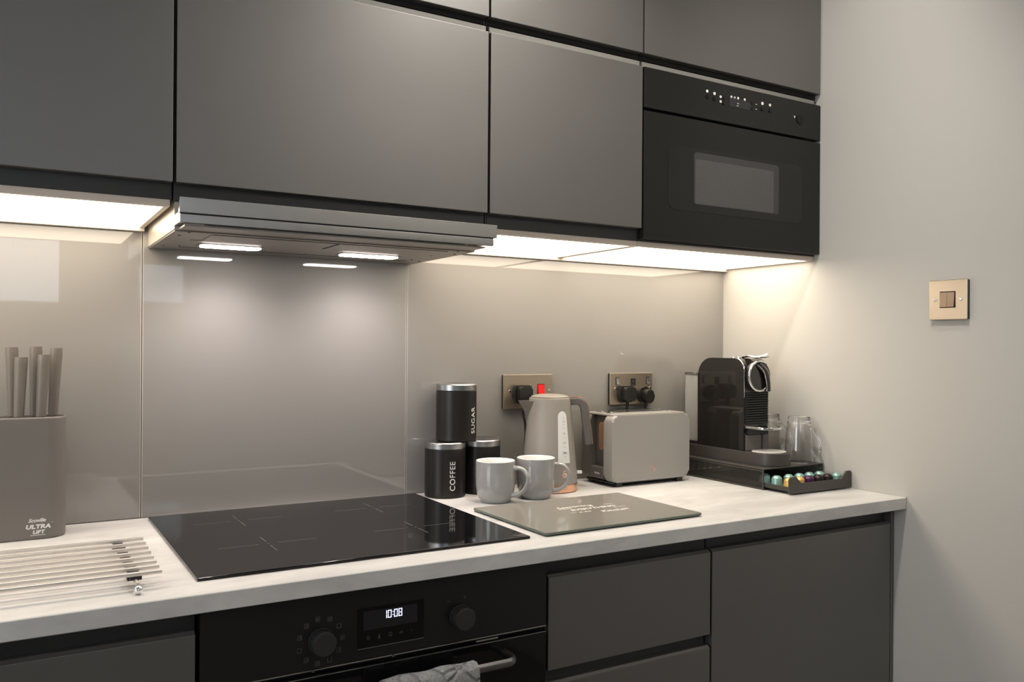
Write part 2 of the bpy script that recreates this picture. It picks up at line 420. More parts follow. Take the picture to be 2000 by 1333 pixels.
# ------------------------------------------------------------------ under-cabinet light panels
ZL = 1.5000
def light_panel(x0, x1, lab):
    t = thing('cabinet_light', lab, 'light', ((x0 + x1) / 2, 0, ZL), group='lit panels under the wall cabinets')
    h = (x1 - x0) / 2; zt = ZC - ZL - 0.0004
    y0, y1 = -0.3275, -0.0005
    f = B()
    box(f, -h, h, y0, y0 + 0.012, 0, zt); box(f, -h, h, y1 - 0.016, y1, -0.0065, zt)
    box(f, -h, -h + 0.009, y0 + .012, y1 - .016, 0, zt); box(f, h - 0.009, h, y0 + .012, y1 - .016, 0, zt)
    obj('frame', f, 'led_frame', t)
    obj('diffuser', box(B(), -h + 0.009, h - 0.009, y0 + 0.012, y1 - 0.016, 0.0012, zt - .001), 'led', t)
light_panel(-1.20, -0.604, 'glowing light panel under the cabinet beyond the left picture edge')
light_panel(-0.60, -0.004, 'glowing light panel under the left wall cabinet')
light_panel(0.602, 0.9985, 'glowing light panel under the narrow cabinet, right of the hood')
light_panel(1.0, 1.597, 'glowing light panel under the microwave')

# ------------------------------------------------------------------ cooker hood
t = thing('cooker_hood', 'brushed steel telescopic cooker hood pulled out under the wide cabinet', 'cooker hood', (0.0, 0, 1.463))
b_ = B(); box(b_, 0.004, 0.586, -0.318, -0.001, 0.0, ZC - 1.463 - .0005, 0.001, 1); obj('body', b_, 'hood_side', t)
b_ = B(); box(b_, 0.006, 0.584, -0.316, -0.003, -0.0022, -0.0002); obj('underside', b_, 'hood_under', t)
b_ = B(); box(b_, 0.05, 0.535, -0.372, -0.335, 0.004, 0.009); box(b_, 0.012, 0.578, -0.374, -0.3185, 0.0, 0.003)
obj('sliding_frame', b_, 'hood_under', t)
for a in (0.07, 0.305):
    f_ = B(); box(f_, a, a + 0.228, -0.300, -0.205, -0.0036, -0.0022, 0.0006, 1); obj('grease_filter', f_, 'hood_under', t)
for a in (0.008, 0.572):
    f_ = B(); box(f_, a - .004, a + .008, -0.378, -0.05, 0.004, 0.0145 + .02, 0.001, 1) if False else box(f_, a - .003, a + .009, -0.378, -0.3185, 0.006, 0.026, 0.001, 1)
    obj('slide_arm', f_, 'steel_dark', t)
f_ = B(); box(f_, 0.002, 0.599, -0.385, -0.3735, 0.0205, 0.0462, 0.0008, 2); obj('front_bar', f_, 'steel', t)
f_ = B(); box(f_, 0.003, 0.592, -0.3835, -0.3725, 0.0045, 0.0185, 0.0008, 2); obj('lower_trim', f_, 'steel', t)
f_ = B(); box(f_, 0.004, 0.592, -0.3815, -0.3735, 0.0185, 0.0205); obj('shadow_gap', f_, 'black_plastic', t)
for xa, xb in ((0.083, 0.196), (0.366, 0.490)):
    f_ = B(); prism(f_, rrect(xb - xa, 0.046, 0.012, 5, (xa + xb) / 2, -0.128), -0.0052, -0.0022); lp = obj('lamp', f_, 'lamp', t)
    f_ = B(); prism(f_, rrect(xb - xa + .014, 0.058, 0.015, 5, (xa + xb) / 2, -0.128), -0.0034, -0.0022, bev=.0005, seg=1); obj('lamp_frame', f_, 'steel_dark', t)
    l = bpy.data.lights.new('hood_lamp_beam', 'SPOT'); l.energy = HOOD_W; l.color = (1.0, 0.88, 0.86); l.shadow_soft_size = .018; l.spot_size = R(150); l.spot_blend = .9
    lo = bpy.data.objects.new('hood_lamp_beam', l); lo.location = ((xa + xb) / 2, -.128, -.012); lo.parent = t; COL.objects.link(lo)
for x, y in ((.022, -.08), (.022, -.26), (.568, -.08), (.568, -.26), (.05, -.10), (.54, -.10), (.03, -.31), (.55, -.31)):
    f_ = B(); cyl(f_, (x, y, -.0036), (x, y, -.0021), .0028, 12); obj('screw', f_, 'steel_dark', t)
f_ = B()
for q in ((.05, .54, -.2045, -.2025), (.05, .54, -.0745, -.0725), (.30, .304, -.30, -.20)): box(f_, q[0], q[1], q[2], q[3], -.0028, -.0021)
obj('panel_seam', f_, 'black_gap', t)

# ------------------------------------------------------------------ microwave
t = thing('microwave', 'black built-in microwave with mesh window, right end of the wall cabinets', 'microwave', (1.0, YU, ZC))
o_ = B(); box(o_, 0.02, 0.575, 0.021, 0.30, 0.004, 0.36); obj('casing', o_, 'black_enamel', t)
o_ = B(); box(o_, 0.0027, 0.5965, 0.0, 0.02, 1.8145 - ZC, ZD1 + 0.0005 - ZC, 0.0012, 2); cp = obj('control_panel', o_, 'mw_glass', t)
o_ = B(); box(o_, 0.0027, 0.5965, 0.0, 0.02, 1.5156 - ZC, 1.8080 - ZC, 0.0012, 2); dr = obj('door', o_, 'mw_glass', t)
o_ = B(); prism(o_, rrect(0.4530, 0.1500, 0.022, 6, 0.3005, 1.6650 - ZC), -0.0006, 0.001, 'y'); obj('door_inset', o_, 'mw_inset', dr)

def mesh_window():
    m = bpy.data.materials.new('microwave_mesh'); m.use_nodes = True; nt = m.node_tree; b = nt.nodes['Principled BSDF']
    tc = nt.nodes.new('ShaderNodeTexCoord'); v = nt.nodes.new('ShaderNodeTexVoronoi'); v.inputs['Scale'].default_value = 420; v.inputs['Randomness'].default_value = 0.15
    nt.links.new(tc.outputs['Object'], v.inputs['Vector'])
    cr = nt.nodes.new('ShaderNodeValToRGB'); cr.color_ramp.elements[0].position = 0.35; cr.color_ramp.elements[0].color = (0.04, 0.04, 0.042, 1)
    cr.color_ramp.elements[1].position = 0.6; cr.color_ramp.elements[1].color = (0.12, 0.12, 0.12, 1)
    nt.links.new(v.outputs['Distance'], cr.inputs[0]); nt.links.new(cr.outputs[0], b.inputs['Base Color'])
    b.inputs['Roughness'].default_value = 0.35
    return m
M['mw_mesh'] = mesh_window()
M['mw_pane'] = mat('microwave_pane', (0.042, 0.042, 0.043), 0.25)
o_ = B(); prism(o_, rrect(0.2870, 0.1240, 0.009, 5, 0.2965, 1.6690 - ZC), -0.0014, 0.0, 'y'); wn = obj('window', o_, 'mw_pane', dr)
o_ = B(); prism(o_, rrect(0.2640, 0.1060, 0.004, 4, 0.2890, 1.6620 - ZC), -0.0019, -0.001, 'y'); obj('window_mesh', o_, 'mw_mesh', dr)
# controls
def fl(x, z, y=-0.0006): return lambda u, v, w_: (x + u, y - w_, z + v)
def mwpt(px, py):   # photo pixel on the panel -> local x, z
    return px, py
o_ = B(); prism(o_, rrect(0.075, 0.021, 0.003, 3, 0.3045, 1.8665 - ZC), -0.0006, 0.001, 'y'); obj('display', o_, 'display', cp)
o_ = B()
for x, z, r in ((.194, 1.8810, .0034), (.2175, 1.8790, .0036), (.238, 1.8745, .0030), (.238, 1.8630, .0030),
                (.2735, 1.8800, .0028), (.2845, 1.8800, .0024), (.2960, 1.8800, .0028), (.3185, 1.8800, .0028), (.3800, 1.8800, .0038), (.4070, 1.8800, .0034)):
    prism(o_, rrect(2 * r, 2 * r, r * .8, 3, x, z - ZC), -0.0009, 0.0, 'y')
obj('printed_symbol', o_, 'mark_white', cp)
o_ = B()
for x, z, s in ((.3585, 1.8745, .004), (.3585, 1.8625, .004), (.2960, 1.8665, .006), (.2945, 1.8610, .005)):
    box(o_, x - s / 2, x + s / 2, -.0009, 0, z - ZC - .0007, z - ZC + .0007)
obj('printed_sign', o_, 'mark_white', cp)
for x, z in ((.194, 1.8680), (.2175, 1.8660), (.2480, 1.8740), (.2480, 1.8610), (.3430, 1.8760), (.3430, 1.8620), (.3800, 1.8660), (.4070, 1.8660)):
    o_ = B(); cyl(o_, (x, 0, z - ZC), (x, -.0022, z - ZC), .0048, 16, bev=.0008); obj('button', o_, 'black_glass', cp)
o_ = B(); cyl(o_, (.5165, 0, 1.8600 - ZC), (.5165, -.0025, 1.8600 - ZC), .0125, 24, bev=.001); obj('door_button', o_, 'black_glass', cp)
o_ = B(); text_bm(o_, 'v', 0.012, fl(.497, 1.8640 - ZC), .0002, bold=.0004); obj('open_mark', o_, 'mark_white', cp)
o_ = B(); box(o_, 0.560, 0.592, .0205, .022, 1.806 - ZC, 1.818 - ZC); obj('hinge_plate', o_, 'steel', t)

# ------------------------------------------------------------------ base cabinets
ZBD = 0.8504
def base_body(t, wd, x0=0.0):
    obj('body', box(B(), 0.0015, wd - 0.0015, YB + 0.020, -0.01, 0.0, ZWB - 0.0006), 'carcass', t)
    g = B(); box(g, 0.004, wd - 0.004, YB + 0.0182, YB + 0.0199, ZBD - 0.02, ZWB - 0.0006); obj('grip_channel', g, 'recess', t)
def bevel_top(d, x0, x1, z):   # thin chamfered grip edge
    prism(d, [(YB + .0005, z - .001), (YB + .0065, z + .0042), (YB + .0185, z + .0042), (YB + .0185, z - .001)], x0, x1, 'x')
GB = 'base cabinets under the worktop'
t = thing('base_cabinet', 'dark grey base cabinet under the worktop, left of the oven', 'cabinet', (-0.60, 0, 0), group=GB); base_body(t, 0.6)
d = B(); door_panel(d, 0.0026, 0.5965, 0.14, ZBD, YB); bevel_top(d, .003, .596, ZBD); obj('door', d, 'door', t)
t = thing('drawer_cabinet', 'dark grey base cabinet with stacked drawers, right of the oven', 'cabinet', (0.60, 0, 0), group=GB); base_body(t, 0.4)
for z0, z1 in ((0.6824, ZBD), (0.40, 0.6555), (0.14, 0.372)):
    d = B(); door_panel(d, 0.0026, 0.3974, z0, z1, YB); bevel_top(d, .003, .397, z1); obj('drawer', d, 'door', t)
for z0, z1 in ((0.655, 0.684), (0.37, 0.402)): obj('drawer_gap', box(B(), 0.004, 0.396, YB + 0.0182, YB + 0.0199, z0, z1), 'recess', t)
t = thing('base_cabinet', 'dark grey base cabinet with one wide door beside the right wall', 'cabinet', (1.0, 0, 0), group=GB); base_body(t, 0.589)
d = B(); door_panel(d, 0.0026, 0.5800, 0.14, ZBD, YB); bevel_top(d, .003, .580, ZBD); obj('door', d, 'door', t)
d = B(); box(d, 0.5825, 0.5885, YB + .001, YB + .0195, 0.0, ZWB - .001); obj('end_post', d, 'door', t)

# ------------------------------------------------------------------ oven
t = thing('oven', 'black built-in oven showing 10:08, under the hob', 'oven', (0.0, YB, 0.0))
o_ = B(); box(o_, 0.004, 0.596, 0.012, 0.55, 0.30, 0.8860); obj('casing', o_, 'black_enamel', t)
o_ = B(); box(o_, 0.0020, 0.5950, -0.004, 0.012, 0.7690, 0.8800, 0.001, 2); pn = obj('control_panel', o_, 'black_enamel', t)
o_ = B(); box(o_, 0.003, 0.5945, -0.0045, 0.004, 0.7662, 0.7684, 0.0004, 1); obj('trim_strip', o_, 'steel', t)
o_ = B(); box(o_, 0.0030, 0.5945, -0.005, 0.016, 0.30, 0.7570, 0.001, 2); dr = obj('door', o_, 'black_glass', t)
o_ = B(); box(o_, 0.0035, 0.5940, -0.0055, -0.001, 0.7570, 0.7582); obj('trim_strip', o_, 'steel', dr)
for x in (.168, .300): 
    o_ = B(); cyl(o_, (x, -.003, .7665), (x, -.006, .7665), .0022, 10); obj('catch', o_, 'steel_dark', t)
o_ = B(); box(o_, .452, .495, -.006, .002, .7620, .7648); obj('hinge_catch', o_, 'steel', t)
# display
o_ = B(); box(o_, .2395, .3545, -0.0046, -0.003, .7872, .8508); dp = obj('display_panel', o_, 'black_glass', pn)
o_ = B(); box(o_, .2395, .3545, -0.0052, -0.004, .7862, .7872); obj('display_trim', o_, 'steel', pn)
o_ = B(); box(o_, .2490, .3420, -0.0050, -0.0044, .8150, .8450); obj('display_screen', o_, 'display', pn)

def seven(bm, s, x, z, h, y):
    seg = {'0': 'abcdef', '1': 'bc', '8': 'abcdefg'}; wd = h * 0.5; th = h * 0.10; g = h * .03
    for ch in s:
        if ch == ':':
            for q in (.28, .68): box(bm, x + th * .2, x + th * 1.2, y, y + .0004, z + h * q, z + h * q + th)
            x += th * 2.2; continue
        S_ = seg[ch]; H = h / 2
        R_ = {'a': (0, wd, h - th, h), 'd': (0, wd, 0, th), 'g': (th, wd - th, H - th / 2, H + th / 2), 'f': (0, th, H + g, h), 'e': (0, th, 0, H - g),
              'b': (wd - th, wd, H + g, h), 'c': (wd - th, wd, 0, H - g)}
        x -= (wd - th) if ch == '1' else 0
        for k in S_: a, b, c, e = R_[k]; box(bm, x + a, x + b, y, y + .0004, z + c, z + e)
        x += wd + th * 1.3
    return bm
o_ = B(); seven(o_, '10:08', .2875, .8295, .0125, -0.0056); obj('clock_digits', o_, 'digits', pn, 'glowing clock digits 10:08')
o_ = B()
for i, x in enumerate((.2575, .2760, .2950, .3140, .3325)):
    zc = .8025
    if i == 0: lathe(o_, [(.0022, -.0003), (.0028, -.0003), (.0028, .0003), (.0022, .0003), (.0022, -.0003)], 16)
    if i == 0:
        bmesh.ops.transform(o_, matrix=Matrix.Translation((x, -.0048, zc)) @ Matrix.Rotation(R(90), 4, 'X'), verts=o_.verts[:])
    elif i == 1: box(o_, x - .0008, x + .0008, -.0050, -.0044, zc - .003, zc + .003); box(o_, x - .0016, x + .0016, -.0050, -.0044, zc - .004, zc - .001)
    elif i == 2: 
        for a in range(10):
            q = 2 * PI * a / 10; box(o_, x + .0024 * math.cos(q) - .0005, x + .0024 * math.cos(q) + .0005, -.0050, -.0044, zc + .003 * math.sin(q) - .0005, zc + .003 * math.sin(q) + .0005)
    elif i == 3: text_bm(o_, 'ok', .006, lambda u, v, w_, x=x, zc=zc: (x + u, -.0047 - w_, zc + v), .0002)
    else: text_bm(o_, 'v', .005, lambda u, v, w_, x=x, zc=zc: (x + u, -.0047 - w_, zc + v), .0002)
obj('touch_symbol', o_, 'mark_grey', pn)
for x, rk in ((.180, .0185), (.422, .0185)):
    o_ = B(); z = .8112
    for pr in ((-.004, -.007, .0205, .001), (-.007, -.026, .0185, .0015)): cyl(o_, (x, pr[0], z), (x, pr[1], z), pr[2], 40, bev=pr[3])
    k_ = obj('knob', o_, 'knob', pn)
def square_icon(bm, x, z, s, kind):
    y0, y1 = -.0048, -.0040; t_ = s * .16
    for q in ((x - s, x + s, z + s - t_, z + s), (x - s, x + s, z - s, z - s + t_), (x - s, x - s + t_, z - s, z + s), (x + s - t_, x + s, z - s, z + s)):
        if kind == 'u' and q[3] > z + s * .9 and q[2] > z: continue
        box(bm, q[0], q[1], y0, y1, q[2], q[3])
    if kind == 'dot': box(bm, x - s * .4, x + s * .4, y0, y1, z - s * .4, z + s * .4)
    if kind == 'bars':
        for k in (-.4, 0.1, .5): box(bm, x + s * k, x + s * k + t_, y0, y1, z - s * .5, z + s * .6)
o_ = B()
for k in range(11):
    a = R(90 - k * 360 / 11 + 8); square_icon(o_, .180 + .0345 * math.cos(a), .8112 + .0345 * math.sin(a), .0036, ('dot', 'bars', 'o', 'dot', 'bars', 'u', 'bars', 'bars', 'o', 'bars', 'bars')[k])
obj('function_symbol', o_, 'mark_grey', pn)
o_ = B(); text_bm(o_, '–', .010, lambda u, v, w_: (.400 + u, -.0042 - w_, .840 + v), .0002)
obj('minus_mark', o_, 'mark_grey', pn); o_ = B(); text_bm(o_, '+', .010, lambda u, v, w_: (.430 + u, -.0042 - w_, .842 + v), .0002)
obj('plus_mark', o_, 'mark_grey', pn)
# handle
hz = .7345 ; hy = -.050
path = [(.085, -.004, hz), (.085, -.030, hz), (.088, -.042, hz), (.100, -.049, hz), (.13, hy, hz), (.46, hy, hz), (.492, -.049, hz), (.504, -.042, hz), (.507, -.030, hz), (.507, -.004, hz)]
o_ = B(); tube(o_, spline(path, 5), .0055, 12, .0075); obj('handle', o_, 'steel_dark', dr)

# towel hanging over the oven handle
def towel():
    bm = B(); nu, nv = 60, 46; L = .30; rr = .0125
    X0, X1 = .262, .422
    grid = []
    for i in range(nu + 1):
        row = []
        for j in range(nv + 1):
            s = (j / nv - 0.42) * L * 2 * .6; x = X0 + (X1 - X0) * i / nu
            ang = s / rr
            if abs(ang) < PI / 2: y = -rr * math.sin(ang) ; z = rr * math.cos(ang)
            else:
                sg = 1 if ang > 0 else -1; y = -sg * rr; z = -(abs(s) - rr * PI / 2)
            wob = .0016 * math.sin(x * 70 + s * 15) + .001 * math.sin(x * 160 - s * 30)
            y += -wob if s > 0 else wob * .3
            dx = .006 * math.sin(s * 12 + 1) * (1 if s > 0 else .3)
            row.append(bm.verts.new((x + dx, y, z + .0012 * math.sin(x * 90))))
        grid.append(row)
    for i in range(nu):
        for j in range(nv): bm.faces.new((grid[i][j], grid[i + 1][j], grid[i + 1][j + 1], grid[i][j + 1]))
    bmesh.ops.recalc_face_normals(bm, faces=bm.faces[:])
    bmesh.ops.solidify(bm, geom=bm.faces[:], thickness=-.0035)
    return bm
o = obj('towel', towel(), 'towel', loc=(0, YB + hy, hz)); tag(o, 'dark grey textured towel folded over the oven handle', 'towel')


# ------------------------------------------------------------------ hob
t = thing('hob', 'black glass induction hob set in the worktop', 'hob', (0, 0, ZW))
o_ = B(); box(o_, 0.0055, 0.5875, -0.5360, -0.0220, 0.0, 0.0052, 0.0016, 2); obj('glass_plate', o_, 'black_glass', t)
zt = .00535
def hl(x0, x1, y0, y1, a=.00045):
    L = math.hypot(x1 - x0, y1 - y0); ang = math.atan2(y1 - y0, x1 - x0)
    box(o_, 0, L, -a, a, zt - .0004, zt, M4=Matrix.Translation((x0, y0, 0)) @ Matrix.Rotation(ang, 4, 'Z'))
for cx, cy in ((.155, -.145), (.155, -.365), (.435, -.145), (.435, -.365)):
    o_ = B()
    for dx, dy in ((1, 0), (-1, 0), (0, 1), (0, -1)):
        hl(cx + dx * .016, cx + dx * .085, cy + dy * .014, cy + dy * .056)
    box(o_, cx - .0012, cx + .0012, cy - .0012, cy + .0012, zt - .0004, zt)
    obj('zone_marking', o_, 'mark_line', t)

# ------------------------------------------------------------------ canisters
def canister(lab, loc, word, ang, h=.129):
    t = thing('canister', lab, 'canister', loc, group='black storage canisters')
    r = .0480; hb = h - .0165
    o_ = B(); lathe(o_, [(0, 0), (r - .002, 0), (r, .002), (r, hb - .001), (r - .001, hb), (0, hb)], 64); obj('body', o_, 'canister', t)
    o_ = B(); lathe(o_, [(0, hb), (r - .001, hb), (r + .0003, hb + .001), (r + .0003, h - .003), (r - .0015, h - .0008), (r - .004, h), (r - .010, h - .0008), (0, h - .001)], 64)
    obj('lid', o_, 'steel', t)
    if word:
        o_ = B(); zc_ = {'COFFEE': .40, 'SUGAR': .36}[word]
        rr = r + .0004
        def fn(u, v, w_):
            a = ang + v / rr    # letter height runs round the tin, word runs upward
            return ((rr + w_) * math.sin(a) * 1.0, -(rr + w_) * math.cos(a), h * zc_ + u)
        text_bm(o_, word, .0190, lambda u, v, w_: fn(u * .98, -v, w_), .0002, spacing=1.08)
        obj('lettering', o_, 'mark_white', t)
    return t
# direction toward the camera is about -31 deg round each tin
VA = lambda x, y: math.atan2(CX - x, -(CY - y))
cfx, cfy = .6480, -.0590; tfx, tfy = .7480, -.0490; sgx, sgy = .6790, -.0540
canister('black canister with steel lid marked COFFEE, left under the SUGAR one', (cfx, cfy, ZW), 'COFFEE', VA(cfx, cfy) + R(22))
canister('black canister without visible wording, half hidden behind the left mug', (tfx, tfy, ZW), None, 0)
canister('black canister marked SUGAR standing on top of the other two', (sgx, sgy, ZW + .1292), 'SUGAR', VA(sgx, sgy) + R(56), .1345)

# ------------------------------------------------------------------ mugs
def mug_profile(r, h):
    return [(0, .004), (.022, .003), (.025, 0), (.030, 0), (.034, .004), (.0395, .013), (.0430, .025), (.0447, .040), (r, .060), (r, h - .002), (r - .0009, h - .0002)]
def mug(lab, loc, rz):
    t = thing('mug', lab, 'mug', loc, rz, 'grey mugs with white insides'); r, h = .0452, .0940
    o_ = B(); lathe(o_, mug_profile(r, h), 64)
    obj('body', o_, 'mug', t)
    o_ = B(); lathe(o_, [(r - .0009, h - .0002), (r - .0018, h + .0002), (r - .0034, h - .0012), (r - .0040, h - .008), (r - .0042, .055), (.039, .025), (.030, .012), (.010, .0075), (0, .007)], 64)
    obj('inside', o_, 'white_glaze', t, 'white glazed inside')
    o_ = B()
    pts = spline([(r - .004, 0, .0775), (r + .008, 0, .0795), (r + .022, 0, .0755), (r + .0315, 0, .062), (r + .0315, 0, .047), (r + .023, 0, .031), (r + .009, 0, .0205), (r - .006, 0, .0175)], 7)
    n = len(pts); w_ = [.0062 + .0016 * (abs(2 * i / (n - 1) - 1) ** 3) for i in range(n)]
    tube(o_, pts, w_, 14, [.0042 + .0022 * (abs(2 * i / (n - 1) - 1) ** 4) for i in range(n)], up=(0, 1, 0) if False else (1, 0, .001))
    obj('handle', o_, 'mug', t)
    return t
m1 = mug('grey mug with white inside, front left one overlapping the other', (.7132, -.1838, ZW), R(-50))
dup(m1, (.8207, -.1848, ZW), 'grey mug with white inside, standing before the kettle', R(-38))

# ------------------------------------------------------------------ kettle
KX, KY = .9113, -.1042
t = thing('kettle', 'matt taupe electric kettle with copper trim and white water gauge', 'kettle', (KX, KY, ZW), math.atan2(-.512, .859))
# local +x = handle side (to the right in the photo), -y = toward the camera
def kr(z): return .0692 + (.0512 - .0692) * max(0, min(1, (z - .02) / .2)) ** 1.12
o_ = B(); lathe(o_, [(0, .0), (.066, .0), (.0695, .002), (.0695, .018), (.069, .0195), (0, .0195)], 64); obj('copper_base', o_, 'rose', t, 'rose gold base ring')
o_ = B(); pr = [(0, .0197), (.0685, .0197), (.0692, .022)]
for i in range(1, 14): z = .022 + (.222 - .022) * i / 13; pr.append((kr(z), z))
pr += [(.0500, .2262), (.047, .2275), (0, .2275)]
lathe(o_, pr, 72); obj('body', o_, 'kettle', t)
o_ = B(); lathe(o_, [(0, .2277), (.0455, .2277), (.0468, .2292), (.0440, .2315), (.030, .2345), (.012, .2358), (0, .2360)], 64); obj('lid', o_, 'kettle', t)
# spout: deep V lip
o_ = B()
def onb(a, z, k=1.0): r = kr(z) * k; return Vector((r * math.cos(a), r * math.sin(a), z))
NS = 16; rows = []
for i in range(NS + 1):
    f = i / NS; z = .2190 - (.2190 - .1600) * f; hw = R(47) * (1 - f) ** .85 + .012
    out = .0270 * (1 - f) ** 1.9
    L_ = onb(PI - hw, z, .985); R_ = onb(PI + hw, z, .985); tip = Vector((-(kr(z) + out + .0005), 0, z))
    m1_, m2_ = L_.lerp(tip, .5), R_.lerp(tip, .5)
    rows.append([L_, m1_ * Vector((1, .93, 1)) if False else m1_, tip, m2_, R_])
vr = [[o_.verts.new(p) for p in r] for r in rows]
for a, b in zip(vr, vr[1:]):
    for k in range(4): o_.faces.new((a[k], a[k + 1], b[k + 1], b[k]))
bmesh.ops.solidify(o_, geom=o_.faces[:], thickness=.0022)
obj('spout', o_, 'kettle', t, angle=25)
# handle: grey grip with copper outer edge
hp = spline([(.046, 0, .2165), (.066, 0, .2185), (.0790, 0, .2130), (.0850, 0, .2000), (.0880, 0, .175), (.0925, 0, .145), (.0960, 0, .1130)], 7)
o_ = B(); n = len(hp); tube(o_, hp, [.0115] * n, 14, [.0085 + .0012 * math.sin(PI * i / (n - 1)) for i in range(n)], up=(1, 0, .2), square=True)
hd = obj('handle', o_, 'grip_shade_grey', t)
ho = []
for i, p in enumerate(hp):
    tg = (hp[min(i + 1, n - 1)] - hp[max(i - 1, 0)]).normalized(); nr = Vector((-tg.z, 0, tg.x)); nr = nr if nr.x + nr.z > 0 else -nr
    ho.append(p + nr * .0099)
o_ = B(); tube(o_, ho, .0095, 10, .0013, up=(1, 0, .2), square=True); obj('copper_edge', o_, 'rose', hd, 'rose gold outer edge of the handle')
o_ = B(); box(o_, -.006, .006, -.004, .004, 0, .007, .001); 
bmesh.ops.transform(o_, matrix=Matrix.Translation((.0745, .0, .040)), verts=o_.verts[:]); obj('power_switch', o_, 'mark_white', t)
# gauge on the camera side, 34 deg toward the handle
o_ = B(); ga = R(-90 + 31)
def gp(u, z, d): a = ga + u / .06; r = kr(z) + d; return (r * math.cos(a), r * math.sin(a), z)
def strip(bm, z0, z1, w0, w1, d, seg=24, mi=0):
    V = []
    fr = [i / 14 * .88 for i in range(15)] + [.88 + .12 * math.sin(PI / 2 * i / 14) for i in range(1, 15)]
    for f in fr:
        z = z0 + (z1 - z0) * f; w_ = w0 + (w1 - w0) * f
        e = min((z1 - z) / w1, 1); w_ *= math.sqrt(max(0.01, 1 - (1 - e) ** 2)) if e < 1 else 1
        V.append([bm.verts.new(gp(k, z, dd)) for k, dd in ((-w_, -.001), (-w_, d), (0, d + .0004), (w_, d), (w_, -.001))])
    for a, b in zip(V, V[1:]):
        for k in range(4): bm.faces.new((a[k], a[k + 1], b[k + 1], b[k]))
    bm.faces.new(V[-1]); bm.faces.new(V[0])
strip(o_, .072, .196, .0155, .0128, .0014); gg = obj('water_gauge', o_, 'gauge', t)
o_ = B()
for z, s in ((.172, '1.7'), (.143, '1.5'), (.121, '1.0'), (.097, 'MIN')):
    text_bm(o_, s, .0062, lambda u, v, w_, z=z: gp(u + .002, z + v, .0021 + w_), .0001)
for z in (.180, .164, .156, .133, .110, .088):
    vs = [o_.verts.new(gp(u, zz, .0021)) for u, zz in ((-.001, z), (.005, z), (.005, z + .0005), (-.001, z + .0005))]; o_.faces.new(vs)
obj('gauge_marking', o_, 'mark_grey', gg)
def emblem(bm, fn, s):
    """curled S shaped emblem made of thin strokes"""
    strokes = [[(-.30, .42), (-.20, .60), (.05, .66), (.30, .52), (.44, .36)],
               [(-.30, .42), (-.26, .22), (.0, .12), (.34, .02), (.48, -.24), (.40, -.52), (.1, -.66), (-.22, -.62), (-.42, -.44)],
               [(-.42, -.44), (-.50, -.16), (-.38, .06), (-.1, .04), (.12, -.08), (.24, -.26), (.10, -.42), (-.12, -.40)],
               [(-.12, -.18), (.02, -.22), (.06, -.30)]]
    for st in strokes:
        pts = spline([(a, b, 0) for a, b in st], 5)
        for p, q in zip(pts, pts[1:]):
            d = (q - p); L = d.length; d.normalize(); n_ = Vector((-d.y, d.x, 0)) * .07; q2 = q + d * .02
            V = [p + n_, p - n_, q2 - n_, q2 + n_]
            bm.faces.new([bm.verts.new(fn(v.x * s, v.y * s)) for v in V])
o_ = B(); emblem(o_, lambda u, v: gp(u + .001, .0465 + v, .0004), .0115); obj('emblem', o_, 'rose_print', t)

# ------------------------------------------------------------------ toaster
t = thing('toaster', 'matt grey two-slice toaster with copper lever, between kettle and coffee machine', 'toaster', (1.186, -.100, ZW))
o_ = B()
prism(o_, rrect(.256, .168, .016, 8, 0, .096), -.0655, -.030, 'y', bev=.006, seg=3); obj('front_shell', o_, 'toaster', t)
o_ = B(); prism(o_, rrect(.256, .168, .016, 8, 0, .096), .030, .064, 'y', bev=.006, seg=3) ; obj('back_shell', o_, 'grip_shade_grey', t)  # back shell, body and lower bar: shade put into a darker grey
o_ = B(); box(o_, -.107, .122, -.0299, .0299, .020, .1785, .004, 2); obj('body', o_, 'grip_shade_grey', t)
o_ = B(); box(o_, -.1265, -.108, -.0298, .0298, .016, .046, .003, 2); lb = obj('lower_bar', o_, 'grip_shade_grey', t)
o_ = B(); text_bm(o_, 'Nordic', .0075, lambda u, v, w_: (-.1268 - w_, -u - .002, .030 + v), .0001); obj('lettering', o_, 'mark_white', lb)
o_ = B(); tube(o_, [(-.1095, -.012, .085), (-.1095, -.012, .160)], .0035, 12, .0045, square=True); obj('slot_trim', o_, 'rose', t, 'rose gold lever slot')
o_ = B(); prism(o_, rrect(.020, .072, .0095, 6, -.012, .125), -.122, -.107, 'x', bev=.001); obj('lever', o_, 'rose', t, 'rose gold lever')
o_ = B(); prism(o_, rrect(.240, .120, .010, 5, 0, 0), .1786, .1820, 'z', bev=.0008); tp = obj('top_plate', o_, 'toaster', t)
o_ = B()
for y in (-.020, .022): prism(o_, rrect(.190, .030, .006, 5, -.012, y), .1821, .1862, 'z', bev=.0008)
obj('slot_rim', o_, 'chrome', tp)
o_ = B()
for y in (-.020, .022): prism(o_, rrect(.142, .014, .004, 5, -.002, y), .1863, .1866, 'z')
obj('slot', o_, 'black_gap', tp)
o_ = B(); box(o_, -.118, .118, -.055, .058, .006, .0125, .002, 1); obj('underframe', o_, 'black_plastic', t)
for x in (-.100, .100):
    for y in (-.052, .052):
        o_ = B(); box(o_, x - .009, x + .009, y - .009, y + .009, 0, .014, .001, 1); obj('foot', o_, 'black_plastic', t)
o_ = B(); emblem(o_, lambda u, v: (u + .006, -.0659, .041 + v), .0115); obj('emblem', o_, 'rose_print', t)
o_ = B(); tube(o_, spline([(-.1085, -.026, .014), (-.117, -.027, .040), (-.119, -.0265, .060), (-.114, -.026, .078), (-.108, -.025, .084)], 6), .0026, 8); obj('cord_loop', o_, 'rubber', t)

